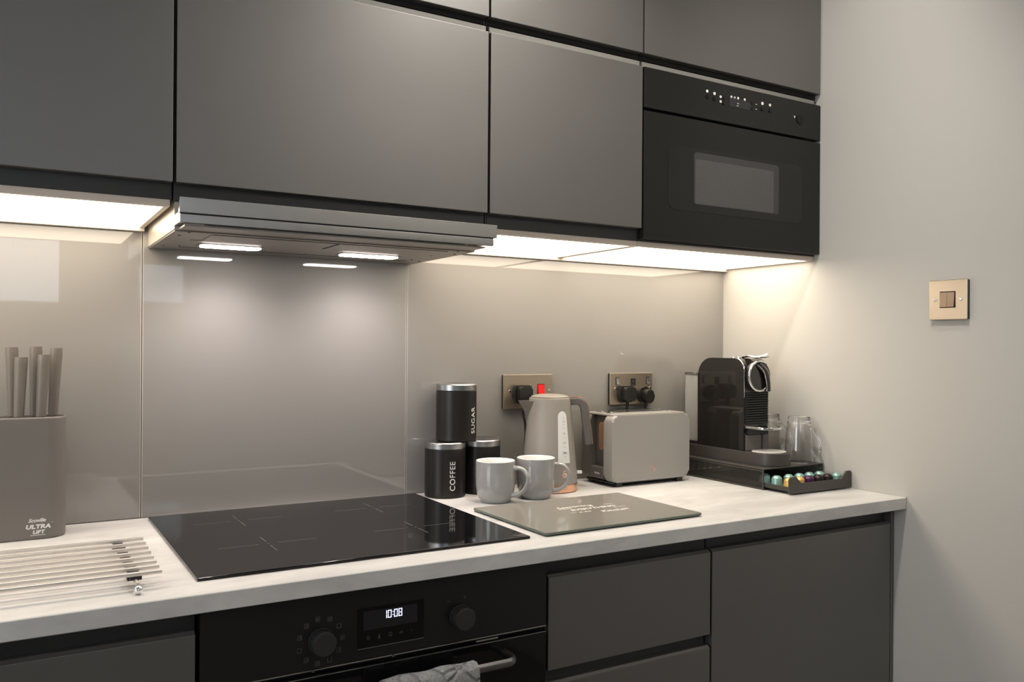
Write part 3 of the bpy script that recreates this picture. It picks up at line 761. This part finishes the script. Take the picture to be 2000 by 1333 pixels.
# ------------------------------------------------------------------ sockets, plugs, cords
def plate(t, w_, h_, yb=0.0):
    o_ = B(); prism(o_, rrect(w_ - .002, h_ - .002, .002, 3), yb - .0065, yb, 'y'); obj('back_box', o_, 'rubber', t)
    o_ = B(); prism(o_, rrect(w_, h_, .002, 3), yb - .0115, yb - .0065, 'y', bev=.0018, seg=2); return obj('face_plate', o_, 'antique', t)
def screw(t, x, z, y=-.0115):
    o_ = B(); cyl(o_, (x, y + .0005, z), (x, y - .0018, z), .0036, 14, bev=.0008); obj('screw', o_, 'chrome', t)
def rocker(t, x, z, w_, h_, m, lab=None, y=-.0115):
    o_ = B(); box(o_, x - w_ / 2 - .0015, x + w_ / 2 + .0015, y - .0004, y + .002, z - h_ / 2 - .0015, z + h_ / 2 + .0015)
    s_ = obj('switch_surround', o_, 'black_gap', t)
    o_ = B(); prism(o_, [(y + .001, z - h_ / 2), (y - .0048, z - h_ / 2), (y - .0022, z), (y - .0014, z + h_ / 2), (y + .001, z + h_ / 2)], x - w_ / 2, x + w_ / 2, 'x')
    obj('rocker', o_, m, t, lab)
t = thing('socket_outlet', 'antique brass cooker socket plate with red switch, behind the kettle', 'socket', (.9075, 0, 1.1530))
plate(t, .1480, .0870); screw(t, -.0555, .001); screw(t, .0635, .001)
rocker(t, .0375, .005, .0185, .024, 'red', 'red cooker switch'); rocker(t, .0045, .0035, .008, .017, 'black_plastic')
t = thing('socket_outlet', 'antique brass double socket plate behind the toaster', 'socket', (1.2425, 0, 1.1535))
plate(t, .1480, .0870); screw(t, -.0560, .001); screw(t, .0650, .001)
rocker(t, -.0500, .0215, .0095, .018, 'steel'); rocker(t, .0560, .0225, .0095, .018, 'steel')
o_ = B(); box(o_, -.0040, .0130, -.0122, -.010, .0080, .0280); u_ = obj('usb_module', o_, 'black_plastic', t)
o_ = B(); box(o_, -.0015, .0105, -.0126, -.0120, .0105, .0125); box(o_, .0010, .0080, -.0126, -.0120, .0180, .0230); obj('usb_port', o_, 'steel', u_)

def plug(x, z, lab, round_=False, drop=.1):
    t = thing('plug', lab, 'plug', (x, -.0117, z), group='black plugs in the wall sockets')
    o_ = B()
    if round_:
        prism(o_, rrect(.044, .044, .020, 8), -.012, 0, 'y', bev=.002); prism(o_, rrect(.030, .038, .0145, 8, .001, -.004), -.034, -.012, 'y', bev=.003)
    else:
        prism(o_, [(-.020, .0225), (.020, .0225), (.0245, .012), (.0245, -.008), (.018, -.0225), (-.018, -.0225), (-.0245, -.008), (-.0245, .012)], -.014, 0, 'y', bev=.0012)
        prism(o_, rrect(.0375, .038, .007, 5), -.031, -.014, 'y', bev=.003)
    obj('body', o_, 'rubber', t)
    o_ = B(); zb = -.0215
    tube(o_, [(0, -.014, zb + .004), (0, -.014, zb - .012)], [.0052, .0038], 10); obj('cord_grip', o_, 'rubber', t)
    o_ = B(); pts = spline([(0, -.014, zb - .010), (0, -.014, zb - .03), (.006, -.016, zb - .07), (.004, -.012, -drop)], 6)
    tube(o_, pts, .0032, 8); obj('cord', o_, 'rubber', t)
plug(.8830, 1.1470, 'black plug in the cooker socket left of the red switch', drop=.215)
plug(1.2165, 1.1395, 'squarish black plug in left half of the double socket', drop=.20)
plug(1.2800, 1.1370, 'rounded black plug in right half of the double socket', True, drop=.20)

# light switch on the right wall: local frame built facing -y then turned
t = thing('light_switch', 'square antique brass double light switch on the right wall', 'light switch', (XR, -.7085, 1.3805), R(-90))
plate(t, .0905, .0905); screw(t, -.0302, 0); screw(t, .0302, 0)
o_ = B(); box(o_, -.0185, .0185, -.0119, -.0095, -.0185, .0190); obj('switch_surround', o_, 'black_gap', t)
for x in (-.0085, .0085):
    o_ = B(); y = -.0119
    prism(o_, [(y + .001, -.0168), (y - .0042, -.0168), (y - .0020, 0), (y - .0012, .0168), (y + .001, .0168)], x - .0082, x + .0082, 'x'); obj('rocker', o_, 'antique_dark', t, 'darker brown metal rocker')

# ------------------------------------------------------------------ capsule drawer
CB = (1.371, -.365)  # front left bottom corner
DX0, DX1, DYF, DYB, DH = 1.373, 1.594, -.367, -.055, .0530
t = thing('capsule_drawer', 'black mesh coffee capsule drawer with its tray pulled out', 'drawer box', (DX0, 0, ZW))
Wd = DX1 - DX0
o_ = B(); box(o_, 0, Wd, DYF, DYB, DH - .0035, DH, .001, 1); obj('top_panel', o_, 'machine_grey', t)
o_ = B()
for x in (.0018, Wd - .0018): 
    for z in (.003, DH - .006): tube(o_, [(x, DYF + .002, z), (x, DYB - .002, z)], .0020, 8)
    for y in (DYF + .002, DYB - .002): tube(o_, [(x, y, 0), (x, y, DH - .003)], .0022, 8)
tube(o_, [(0, DYF + .002, .003), (Wd, DYF + .002, .003)], .0018, 8); tube(o_, [(0, DYB - .002, .003), (Wd, DYB - .002, .003)], .0018, 8)
obj('wire_frame', o_, 'wire', t)
def lattice(bm, x, ya, yb, za, zb, step=.0042, w_=.00055):
    L = yb - ya; Hh = zb - za
    for sgn in (1, -1):
        k = -Hh
        while k < L:
            y0, y1 = k, k + Hh; z0, z1 = (0, Hh) if sgn > 0 else (Hh, 0)
            def cl(yq, zq, yr, zr):
                if yq < 0: zq += (zr - zq) * (-yq) / (yr - yq); yq = 0
                if yr > L: zr = zq + (zr - zq) * (L - yq) / (yr - yq); yr = L
                return yq, zq, yr, zr
            if y1 > .001 and y0 < L - .001:
                a, b, c, d_ = cl(y0, z0, y1, z1)
                xo = x + (.0004 if sgn > 0 else -.0004)
                vs = [(xo, ya + a - w_, za + b), (xo, ya + a + w_, za + b), (xo, ya + c + w_, za + d_), (xo, ya + c - w_, za + d_)]
                V = [bm.verts.new(v) for v in vs]; V2 = [bm.verts.new((v[0] + .0005, v[1], v[2])) for v in vs]
                bm.faces.new(V); bm.faces.new(V2)
                for i in range(4): bm.faces.new((V[i], V[(i + 1) % 4], V2[(i + 1) % 4], V2[i]))
            k += step
for x in (.0010, Wd - .0014):
    o_ = B(); lattice(o_, x, DYF + .004, DYB - .004, .004, DH - .006); obj('mesh_side', o_, 'wire', t)
o_ = B(); lattice(o_, 0, 0, Wd - .008, .004, DH - .006)
bmesh.ops.transform(o_, matrix=Matrix.Translation((Wd - .004, DYB - .002, 0)) @ Matrix.Rotation(R(90), 4, 'Z'), verts=o_.verts[:]); obj('mesh_back', o_, 'wire', t)
# tray, pulled forward
TYF = -.455; TX0 = 1.3655 - DX0; TX1 = 1.5935 - DX0
o_ = B(); box(o_, .0045, Wd - .0042, TYF + .004, -.12, .0075, .0088)
box(o_, .0045, .0058, TYF + .004, -.12, .0088, .018); box(o_, Wd - .0055, Wd - .004, TYF + .004, -.12, .0088, .018)
tr = obj('tray', o_, 'wire', t)
z0, z1, zm = .0030, .0455, .0260
pts = [(TX0, z0 + .003), (TX0 + .003, z0), (TX1 - .003, z0), (TX1, z0 + .003), (TX1, z1 - .005), (TX1 - .005, z1), (TX1 - .022, z1), (TX1 - .040, zm), (TX0 + .042, zm), (TX0 + .026, z1 - .002), (TX0 + .005, z1 - .002), (TX0, z1 - .007)]
o_ = B(); prism(o_, pts, TYF, TYF + .0045, 'y', bev=.0008, seg=1); obj('tray_front', o_, 'wire', tr)
o_ = B()
for x in [TX0 + .02 + .024 * i for i in range(9)]: tube(o_, [(x, TYF + .006, .006), (x, DYF, .006)], .0013, 6)
obj('tray_wire', o_, 'wire', tr)

def capsule(lab, x, y, col):
    t = thing('coffee_capsule', lab, 'capsule', (x, y, ZW + .0090), group='coffee capsules in the drawer')
    o_ = B(); lathe(o_, [(0, .0002), (.0170, .0002), (.0173, .0006), (.0170, .0011), (.0142, .0013)], 32); obj('rim', o_, 'foil', t)
    o_ = B(); pr = [(.0142, .0013), (.0141, .004), (.0126, .0215), (.0118, .0235), (.0085, .0268), (.0062, .0285), (0, .0288)]
    lathe(o_, pr, 32); obj('cup', o_, 'cap_' + col, t)
    return t
cols = ['gold', 'gold', 'purple', 'black', 'black', 'teal']
labs = ['gold coffee capsule in the tray, nearest its front left corner', 'second gold coffee capsule in the front row, beside the purple one', 'purple coffee capsule in the middle of the front row',
        'black coffee capsule in the front row beside the purple one', 'black coffee capsule in the front row beside the right-hand teal one',
        'teal coffee capsule at the right end of the front row']
xs = [1.3970 + .0347 * k for k in range(6)]
for x, c, l in zip(xs, cols, labs): capsule(l, x, -.4280, c)
tl = ['teal coffee capsule in the second row, at the left edge of the tray', 'teal coffee capsule in the second row behind the two gold ones', 'teal coffee capsule in the second row behind the purple one',
      'teal coffee capsule in the second row behind the left black one', 'teal coffee capsule in the second row behind the right black one']
for x, l in zip([1.3970, 1.4400, 1.4780, 1.5150, 1.5530], tl): capsule(l, x, -.3885, 'teal')
capsule('teal coffee capsule seen through the mesh side of the drawer', 1.3985, -.3490, 'teal')

# ------------------------------------------------------------------ coffee machine
ZM = ZW + DH
t = thing('coffee_machine', 'glossy black capsule coffee machine with chrome lever on the capsule drawer', 'coffee machine', (1.400, 0, ZM))
W = .105
o_ = B()   # base with rounded front
pts = [(0, -.022), (0, -.300)]
for i in range(1, 16): a = PI * i / 16; pts.append((W / 2 - W / 2 * math.cos(a), -.300 - .066 * math.sin(a) ** .8))
pts += [(W, -.300), (W, -.022)]
prism(o_, pts, .0006, .0315, 'z', bev=.0012, seg=2); bs = obj('base', o_, 'machine_grey', t)
o_ = B(); text_bm(o_, 'magimix', .0068, lambda u, v, w_: (.081 + u, -.3552 + .018 * ((u + .028) / .03) ** 2 * .25 - w_, .018 + v), .0003, bold=.0001)
for v in o_.verts:   # wrap on the curved front
    x = v.co.x; cc = (W / 2 - x) / (W / 2); cc = max(-.99, min(.99, cc)); a = math.acos(cc); v.co.y = -.300 - .066 * math.sin(a) ** .8 - .0009
obj('lettering', o_, 'mark_white', bs)
o_ = B(); lathe(o_, [(0, .0318), (.046, .0318), (.047, .0328), (.0455, .0338), (0, .0345)], 40, c=(W / 2, -.312), ex=1.0, ey=.85); obj('drip_grid', o_, 'grid_metal', bs)
o_ = B(); cyl(o_, (-.0001, -.240, .020), (-.0016, -.240, .020), .0018, 12); obj('stud', o_, 'chrome', bs)
bw = .090; x0 = .005
o_ = B()
hb = .2725
prof = [(-.098, .0318)] + [(-.098, hb - .050)] + [(-.098 - .050 * (1 - math.cos(a)), hb - .050 + .050 * math.sin(a)) for a in [PI / 2 * k / 8 for k in range(1, 9)]] + \
       [(-.235 - .034 * math.sin(a), hb - .034 + .034 * math.cos(a)) for a in [PI / 2 * k / 8 for k in range(0, 9)]] + [(-.269, .0318)]
prism(o_, prof, x0, x0 + bw, 'x', bev=.0012, seg=2)
bd = obj('body', o_, 'piano', t)
o_ = B()   # chrome edge line round the front of the side panel
pl = [(x0 - .0002, y, z) for y, z in [(-.240 - .031 * math.sin(a), hb - .033 + .033 * math.cos(a)) for a in [PI / 2 * k / 8 for k in range(1, 9)]]] + [(x0 - .0002, -.2705, .17)]
tube(o_, pl, .0012, 8); obj('chrome_edge', o_, 'chrome', t)
# front nose with round lever
nz = .226; nx = x0 + bw / 2; ny = -.269
o_ = B(); cyl(o_, (nx, ny + .002, nz), (nx, ny - .012, nz), .0405, 48, bev=.003); ns = obj('nose', o_, 'piano', t)
o_ = B(); pts = [(nx + .0390 * math.cos(a), ny - .0125, nz + .0390 * math.sin(a)) for a in [R(60 + 245 * k / 40) for k in range(41)]]
tube(o_, pts, .0030, 12); obj('chrome_ring', o_, 'chrome', ns)
o_ = B(); pts = spline([(nx - .006, ny - .014, nz + .030), (nx + .012, ny - .018, nz + .014), (nx + .022, ny - .019, nz - .010), (nx + .026, ny - .018, nz - .040)], 6)
tube(o_, pts, .0075, 12, .004, up=(0, 1, 0)); obj('front_grip', o_, 'black_plastic', ns)
o_ = B(); tube(o_, [p + Vector((-.0075, -.002, .0)) for p in pts], .0014, 8); tube(o_, [p + Vector((.0072, -.001, .003)) for p in pts], .0012, 8); obj('chrome_line', o_, 'chrome', ns)
o_ = B(); pts = spline([(nx, -.205, hb + .001), (nx, -.250, hb + .006), (nx, -.272, hb + .003), (nx + .004, -.292, hb + .006), (nx + .008, -.304, hb + .010)], 6)
tube(o_, pts, [.014 - .005 * i / (len(pts) - 1) for i in range(len(pts))], 16, [.0030 + .0035 * (i / (len(pts) - 1)) ** 2 for i in range(len(pts))]); obj('lever', o_, 'chrome', t)
o_ = B(); cyl(o_, (x0 + .018, -.235, hb - .002), (x0 + .018, -.235, hb + .004), .0075, 20, bev=.0012); obj('button', o_, 'chrome', t)
o_ = B(); cyl(o_, (x0 + .018, -.215, hb - .002), (x0 + .018, -.215, hb + .003), .0060, 20, bev=.001); obj('button', o_, 'chrome', t)
# grille
o_ = B(); box(o_, x0 + .006, x0 + bw - .004, ny - .0030, ny, .100, .1840); gr = obj('grille', o_, 'black_gap', t)
o_ = B()
for k in range(13): z = .1035 + k * .00625; box(o_, x0 + .0065, x0 + bw - .0045, ny - .0065, ny - .0028, z, z + .0026, .0006, 1)
obj('slats', o_, 'black_plastic', gr)
# cup shelf and collector
o_ = B(); pts = [(x0 + .004, ny + .002), (x0 + .004, ny - .042)]
for i in range(1, 12): a = PI * i / 12; pts.append((nx - .041 * math.cos(a), ny - .042 - .034 * math.sin(a)))
pts += [(x0 + bw - .004, ny - .042), (x0 + bw - .004, ny + .002)]
prism(o_, pts, .0905, .0965, 'z', bev=.0012); obj('cup_shelf', o_, 'chrome', t)
o_ = B(); box(o_, x0 + .010, x0 + bw - .010, ny - .012, ny, .074, .0900, .001, 1); obj('spout_block', o_, 'black_plastic', t)
o_ = B(); box(o_, x0 + .006, x0 + bw - .003, ny - .006, ny, .0320, .0730, .001, 1); cl_ = obj('capsule_container', o_, 'smoke', t)
o_ = B(); box(o_, x0 + .060, x0 + .064, ny - .0072, ny - .0055, .0330, .0720); obj('container_rib', o_, 'black_plastic', cl_)
# water tank
o_ = B(); prism(o_, rrect(.082, .060, .020, 8, x0 + bw / 2, -.0615), .040, .222, 'z', bev=.002); tk = obj('water_tank', o_, 'tank', t)
o_ = B(); prism(o_, rrect(.086, .064, .021, 8, x0 + bw / 2, -.0615), .223, .231, 'z', bev=.0015); obj('tank_lid', o_, 'smoke', tk)
o_ = B(); prism(o_, rrect(.076, .054, .018, 8, x0 + bw / 2, -.0615), .0318, .0398, 'z', bev=.001); obj('tank_foot', o_, 'black_plastic', tk)

# ------------------------------------------------------------------ upturned glass mugs
def glass_mug(lab, loc, rz):
    t = thing('glass_mug', lab, 'glass', loc, rz, 'upturned glass mugs on the capsule drawer')
    rb, rt, h = .0370, .0270, .1200     # opening down, base up
    o_ = B()
    lathe(o_, [(rb, .0006), (rb + .0004, .0020), (.0362, .020), (.0335, .070), (.0300, .102), (.0278, .108), (.0278, .1170), (.0265, .1195), (.020, h), (0, h - .0015),
               ], 56)
    inner = [(rb, .0006), (rb - .0014, .0010), (.0342, .020), (.0315, .070), (.0282, .100), (.0255, .1050), (0, .1065)]
    lathe(o_, inner, 56); bmesh.ops.remove_doubles(o_, verts=o_.verts[:], dist=1e-5)
    obj('body', o_, 'clear', t)
    o_ = B(); pts = spline([(.0305, 0, .094), (.040, 0, .088), (.054, 0, .066), (.0610, 0, .042), (.0590, 0, .026), (.0500, 0, .020), (.0400, 0, .026), (.0352, 0, .036)], 7)
    tube(o_, pts, .0034, 12); obj('handle', o_, 'clear', t)
    return t
g1 = glass_mug('upturned clear glass mug, the front one with its handle toward the wall', (1.5570, -.3190, ZM + .0003), R(-80))
dup(g1, (1.5570, -.2160, ZM + .0003), 'upturned clear glass mug behind the other, beside the machine', R(-68))

# ------------------------------------------------------------------ glass chopping board
t = thing('chopping_board', 'grey glass chopping board with white lettering on the worktop', 'chopping board', (.8135, -.3970, ZW), R(.6))
bw_, bd_ = .392, .283
o_ = B(); prism(o_, rrect(bw_, bd_, .006, 4), .0026, .0070, 'z', bev=.0004, seg=1); obj('glass', o_, 'board_edge', t)
o_ = B(); prism(o_, rrect(bw_ - .0012, bd_ - .0012, .0055, 4), .00701, .0074, 'z'); gl = obj('printed_face', o_, 'board', t)
for x in (-.17, .17):
    for y in (-.115, .115):
        o_ = B(); cyl(o_, (x, y, 0), (x, y, .0026), .006, 14); obj('foot', o_, 'rubber', t)
o_ = B()
def arc_text(s, size, x, y, bend, shear=.25, sp=1.0, bold=.0003):
    text_bm(o_, s, size, lambda u, v, w_: (x + u, y + v + bend * (u ** 2), .00745 + w_), .0001, shear, sp, bold)
TX, TY = .0280, .0100
arc_text('Seasoning', .023, TX - .030, TY + .036, -2.0, bold=.0002)
arc_text('EVERYTHING', .0205, TX, TY + .004, .0, 0.15, .95, .0003)
arc_text('in the', .013, TX - .040, TY - .020, 0, bold=.0001)
arc_text('Kitchen', .023, TX + .028, TY - .036, 1.8, bold=.0002)
for x0_, x1_, y in ((-.075, -.045, .020), (.045, .075, -.012), (-.075, -.060, -.02), (.045, .070, .026)): box(o_, TX + x0_, TX + x1_, TY + y, TY + y + .0016, .0074, .0076)
obj('lettering', o_, 'board_print', gl)

# ------------------------------------------------------------------ knife block and knives
KBX, KBY, KH = -.2340, -.0760, .2190
t = thing('knife_block', 'tall taupe oval knife block with white lettering at the left edge', 'knife block', (KBX, KBY, ZW))
o_ = B(); kw, kd = .180, .078
prof = rrect(kw, kd, .034, 10)
rings = []
for z, s in ((0, .0025), (.0015, .0008), (.004, 0), (KH - .0035, 0), (KH - .001, .0008), (KH, .0020), (KH - .0006, .0034), (KH - .006, .0040)):
    rings.append([o_.verts.new((x * (1 - 2 * s / kw), y * (1 - 2 * s / kd), z)) for x, y in rrect(kw, kd, .034, 10)])
for a, b in zip(rings, rings[1:]):
    n = len(a)
    for i in range(n): o_.faces.new((a[i], a[(i + 1) % n], b[(i + 1) % n], b[i]))
o_.faces.new(rings[0]); o_.faces.new(rings[-1]); obj('body', o_, 'block', t)
o_ = B()   # bristle insert: thousands of plastic rods read as one dark rough surface
for i in range(60):
    for j in range(14):
        x = -kw / 2 + .008 + (kw - .016) * i / 59; y = -kd / 2 + .007 + (kd - .014) * j / 13
        if abs(x) > kw / 2 - .034 and math.hypot(abs(x) - (kw / 2 - .034), y) > .031: continue
        if (i + j) % 2: continue
        box(o_, x - .0008, x + .0008, y - .0008, y + .0008, KH - .006, KH - .0012 + random.uniform(-.0008, .0006))
br = obj('bristle_insert', o_, 'knife', t); br['kind'] = 'stuff'
fy = -kd / 2 - .0003
o_ = B()
def kt(s, size, x, z, shear=0.2, bold=.0003, sp=1.0, sx=1.0): text_bm(o_, s, size, lambda u, v, w_: (x + u * sx, fy - w_ , z + v), .0001, shear, sp, bold)
LXC = .0005 + (-.2080 - KBX) + .018
kt('Scoville', .0090, LXC - .002, .0345, .35, .0002); kt('ULTRA', .0098, LXC, .0232, .15, .0005, 1.05, 1.25); kt('LIFT', .0085, LXC + .001, .0135, .1, .0004, 1.0, 1.2)
box(o_, LXC - .012, LXC + .012, fy - .0001, fy + .0003, .0078, .0086)
kt("'", .008, LXC + .0225, .0275, 0, 0)
obj('lettering', o_, 'mark_white', t)
KN = [(-.2290, -.0640, .1255, 'knife with plain taupe handle, back row, leftmost in the block', -1.2), (-.1945, -.0640, .1270, 'knife with plain taupe handle, middle of the back row', 0.6),
      (-.1650, -.0640, .1245, 'knife with plain taupe handle, rightmost in the back row', 2.4), (-.2200, -.0900, .1080, 'shorter knife handle, left one of the front row', 1.8),
      (-.1855, -.0900, .1125, 'shorter knife handle, right one of the front row', 2.6)]
ktop = KH + ZW
for x, y, L, lab, lean in KN:
    t = thing('kitchen_knife', lab, 'knife', (x, y, ktop - .0020), group='knives in the knife block')
    dx = math.tan(R(lean)) * L
    o_ = B(); N = 14; rg = []
    for i in range(N + 1):
        f = i / N; z = .002 + f * L; rx = .0082 + .0026 * f; ry_ = .0066 + .0022 * f
        if i == N: rx *= .93; ry_ *= .93
        rg.append([o_.verts.new((dx * f + rx * math.cos(a), ry_ * math.sin(a) * (1.15 if math.sin(a) < 0 else .55), z)) for a in [2 * PI * k / 20 for k in range(20)]])
    for a, b in zip(rg, rg[1:]):
        for k in range(20): o_.faces.new((a[k], a[(k + 1) % 20], b[(k + 1) % 20], b[k]))
    o_.faces.new(rg[0]); o_.faces.new(rg[-1]); obj('handle', o_, 'knife', t)
    o_ = B(); box(o_, -.0055, .0055, -.0008, .0008, -.0008, .0025); obj('blade', o_, 'steel', t)

# ------------------------------------------------------------------ trivet rack of steel rods
t = thing('trivet', 'steel rod trivet lying on the worktop left of the hob', 'trivet', (-.25, -.42, ZW))
ys = [-.306, -.343, -.379, -.414, -.448, -.480, -.511, -.543]
for i, y in enumerate(ys):
    yy = y * .988 + .008 + .42 - .002
    o_ = B(); box(o_, -.21, .2115 - .0006 * i, yy - .0038, yy + .0038, .0185, .0240, .0012, 2); obj('rod', o_, 'satin_rod', t)
for x in (-.165, .172):
    o_ = B(); tube(o_, [(x, ys[0] + .445, .0125), (x, ys[-1] + .405, .0125)], .0030, 12); cb = obj('cross_bar', o_, 'satin_rod', t)
    for y in (ys[0] + .447, ys[-1] + .401):
        o_ = B(); bmesh.ops.create_uvsphere(o_, u_segments=16, v_segments=10, radius=.0062); bmesh.ops.translate(o_, verts=o_.verts[:], vec=(x, y, .0063)); obj('ball_foot', o_, 'chrome', cb)
    o_ = B()
    for y in [q * .988 + .426 for q in ys]: box(o_, x - .0075, x + .0075, y - .003, y + .003, .0130, .0183)
    for i in (0, 6): 
        y = (ys[i] + ys[i + 1]) / 2 * .988 + .426; box(o_, x - .010, x + .010, y - .006, y + .006, .0095, .0160, .001, 1)
    obj('pad', o_, 'rubber', cb)

# ------------------------------------------------------------------ ceiling downlights (out of frame, they light the room)
def downlight(x, y, lab, energy, col=(1.0, 0.92, 0.82), aim=None, cone=140, blend=.8):
    t = thing('ceiling_spotlight', lab, 'light', (x, y, ZT), group='recessed ceiling spotlights')
    o_ = B(); lathe(o_, [(.030, -.001), (.042, -.004), (.044, 0), (.030, 0)], 32); obj('ring', o_, 'chrome', t)
    o_ = B(); lathe(o_, [(0, -.0015), (.029, -.0015), (.029, -.0005), (0, -.0005)], 32); obj('lens', o_, 'spot_lens', t)
    l = bpy.data.lights.new('spotlight_beam', 'SPOT'); l.energy = energy; l.color = col; l.shadow_soft_size = .030; l.spot_size = R(cone); l.spot_blend = blend
    lo = bpy.data.objects.new('spotlight_beam', l); lo.location = (0, 0, -.008); lo.parent = t; COL.objects.link(lo)
    if aim: lo.rotation_euler = (Vector(aim) - Vector((x, y, ZT))).to_track_quat('-Z', 'Y').to_euler()
M['spot_lens'] = mat('spotlight_lens', (1, 1, 1), .4, emis=(1, .9, .8), es=12)
downlight(0.74, -.80, 'recessed ceiling spotlight in front of the hood cabinet', SPOT_W * 2.2)
downlight(1.12, -.76, 'recessed ceiling spotlight near the right wall, turned to the corner', SPOT_W * 1.0, aim=(1.62, -.38, 1.70), cone=84, blend=1)
downlight(-.45, -.95, 'added unseen ceiling spotlight brightening the left end of the worktop', SPOT_W * 1.1, cone=56, blend=.6)  # added to even out the worktop brightness on the left
downlight(-1.6, -2.6, 'recessed ceiling spotlight at the left of the room', SPOT_W * .3)
t = thing('fill_globe', 'added unseen white globe on the ceiling, brightening the cabinet doors', 'lamp', (1.33, -2.35, ZT))  # added fill light: brightens the ceiling for sheen on the doors
o_ = B(); lathe(o_, [(0, -.030), (.06, -.030), (.07, -.020), (.07, -.0003), (0, -.0003)], 32); obj('base', o_, 'chrome', t)
o_ = B(); bmesh.ops.create_uvsphere(o_, u_segments=32, v_segments=20, radius=.13); bmesh.ops.translate(o_, verts=o_.verts[:], vec=(0, 0, -.155))
M['globe'] = mat('fill_globe_glow', (.9, .9, .9), .5, emis=(1.0, .90, .78), es=FILL_GLOBE); obj('globe', o_, 'globe', t)
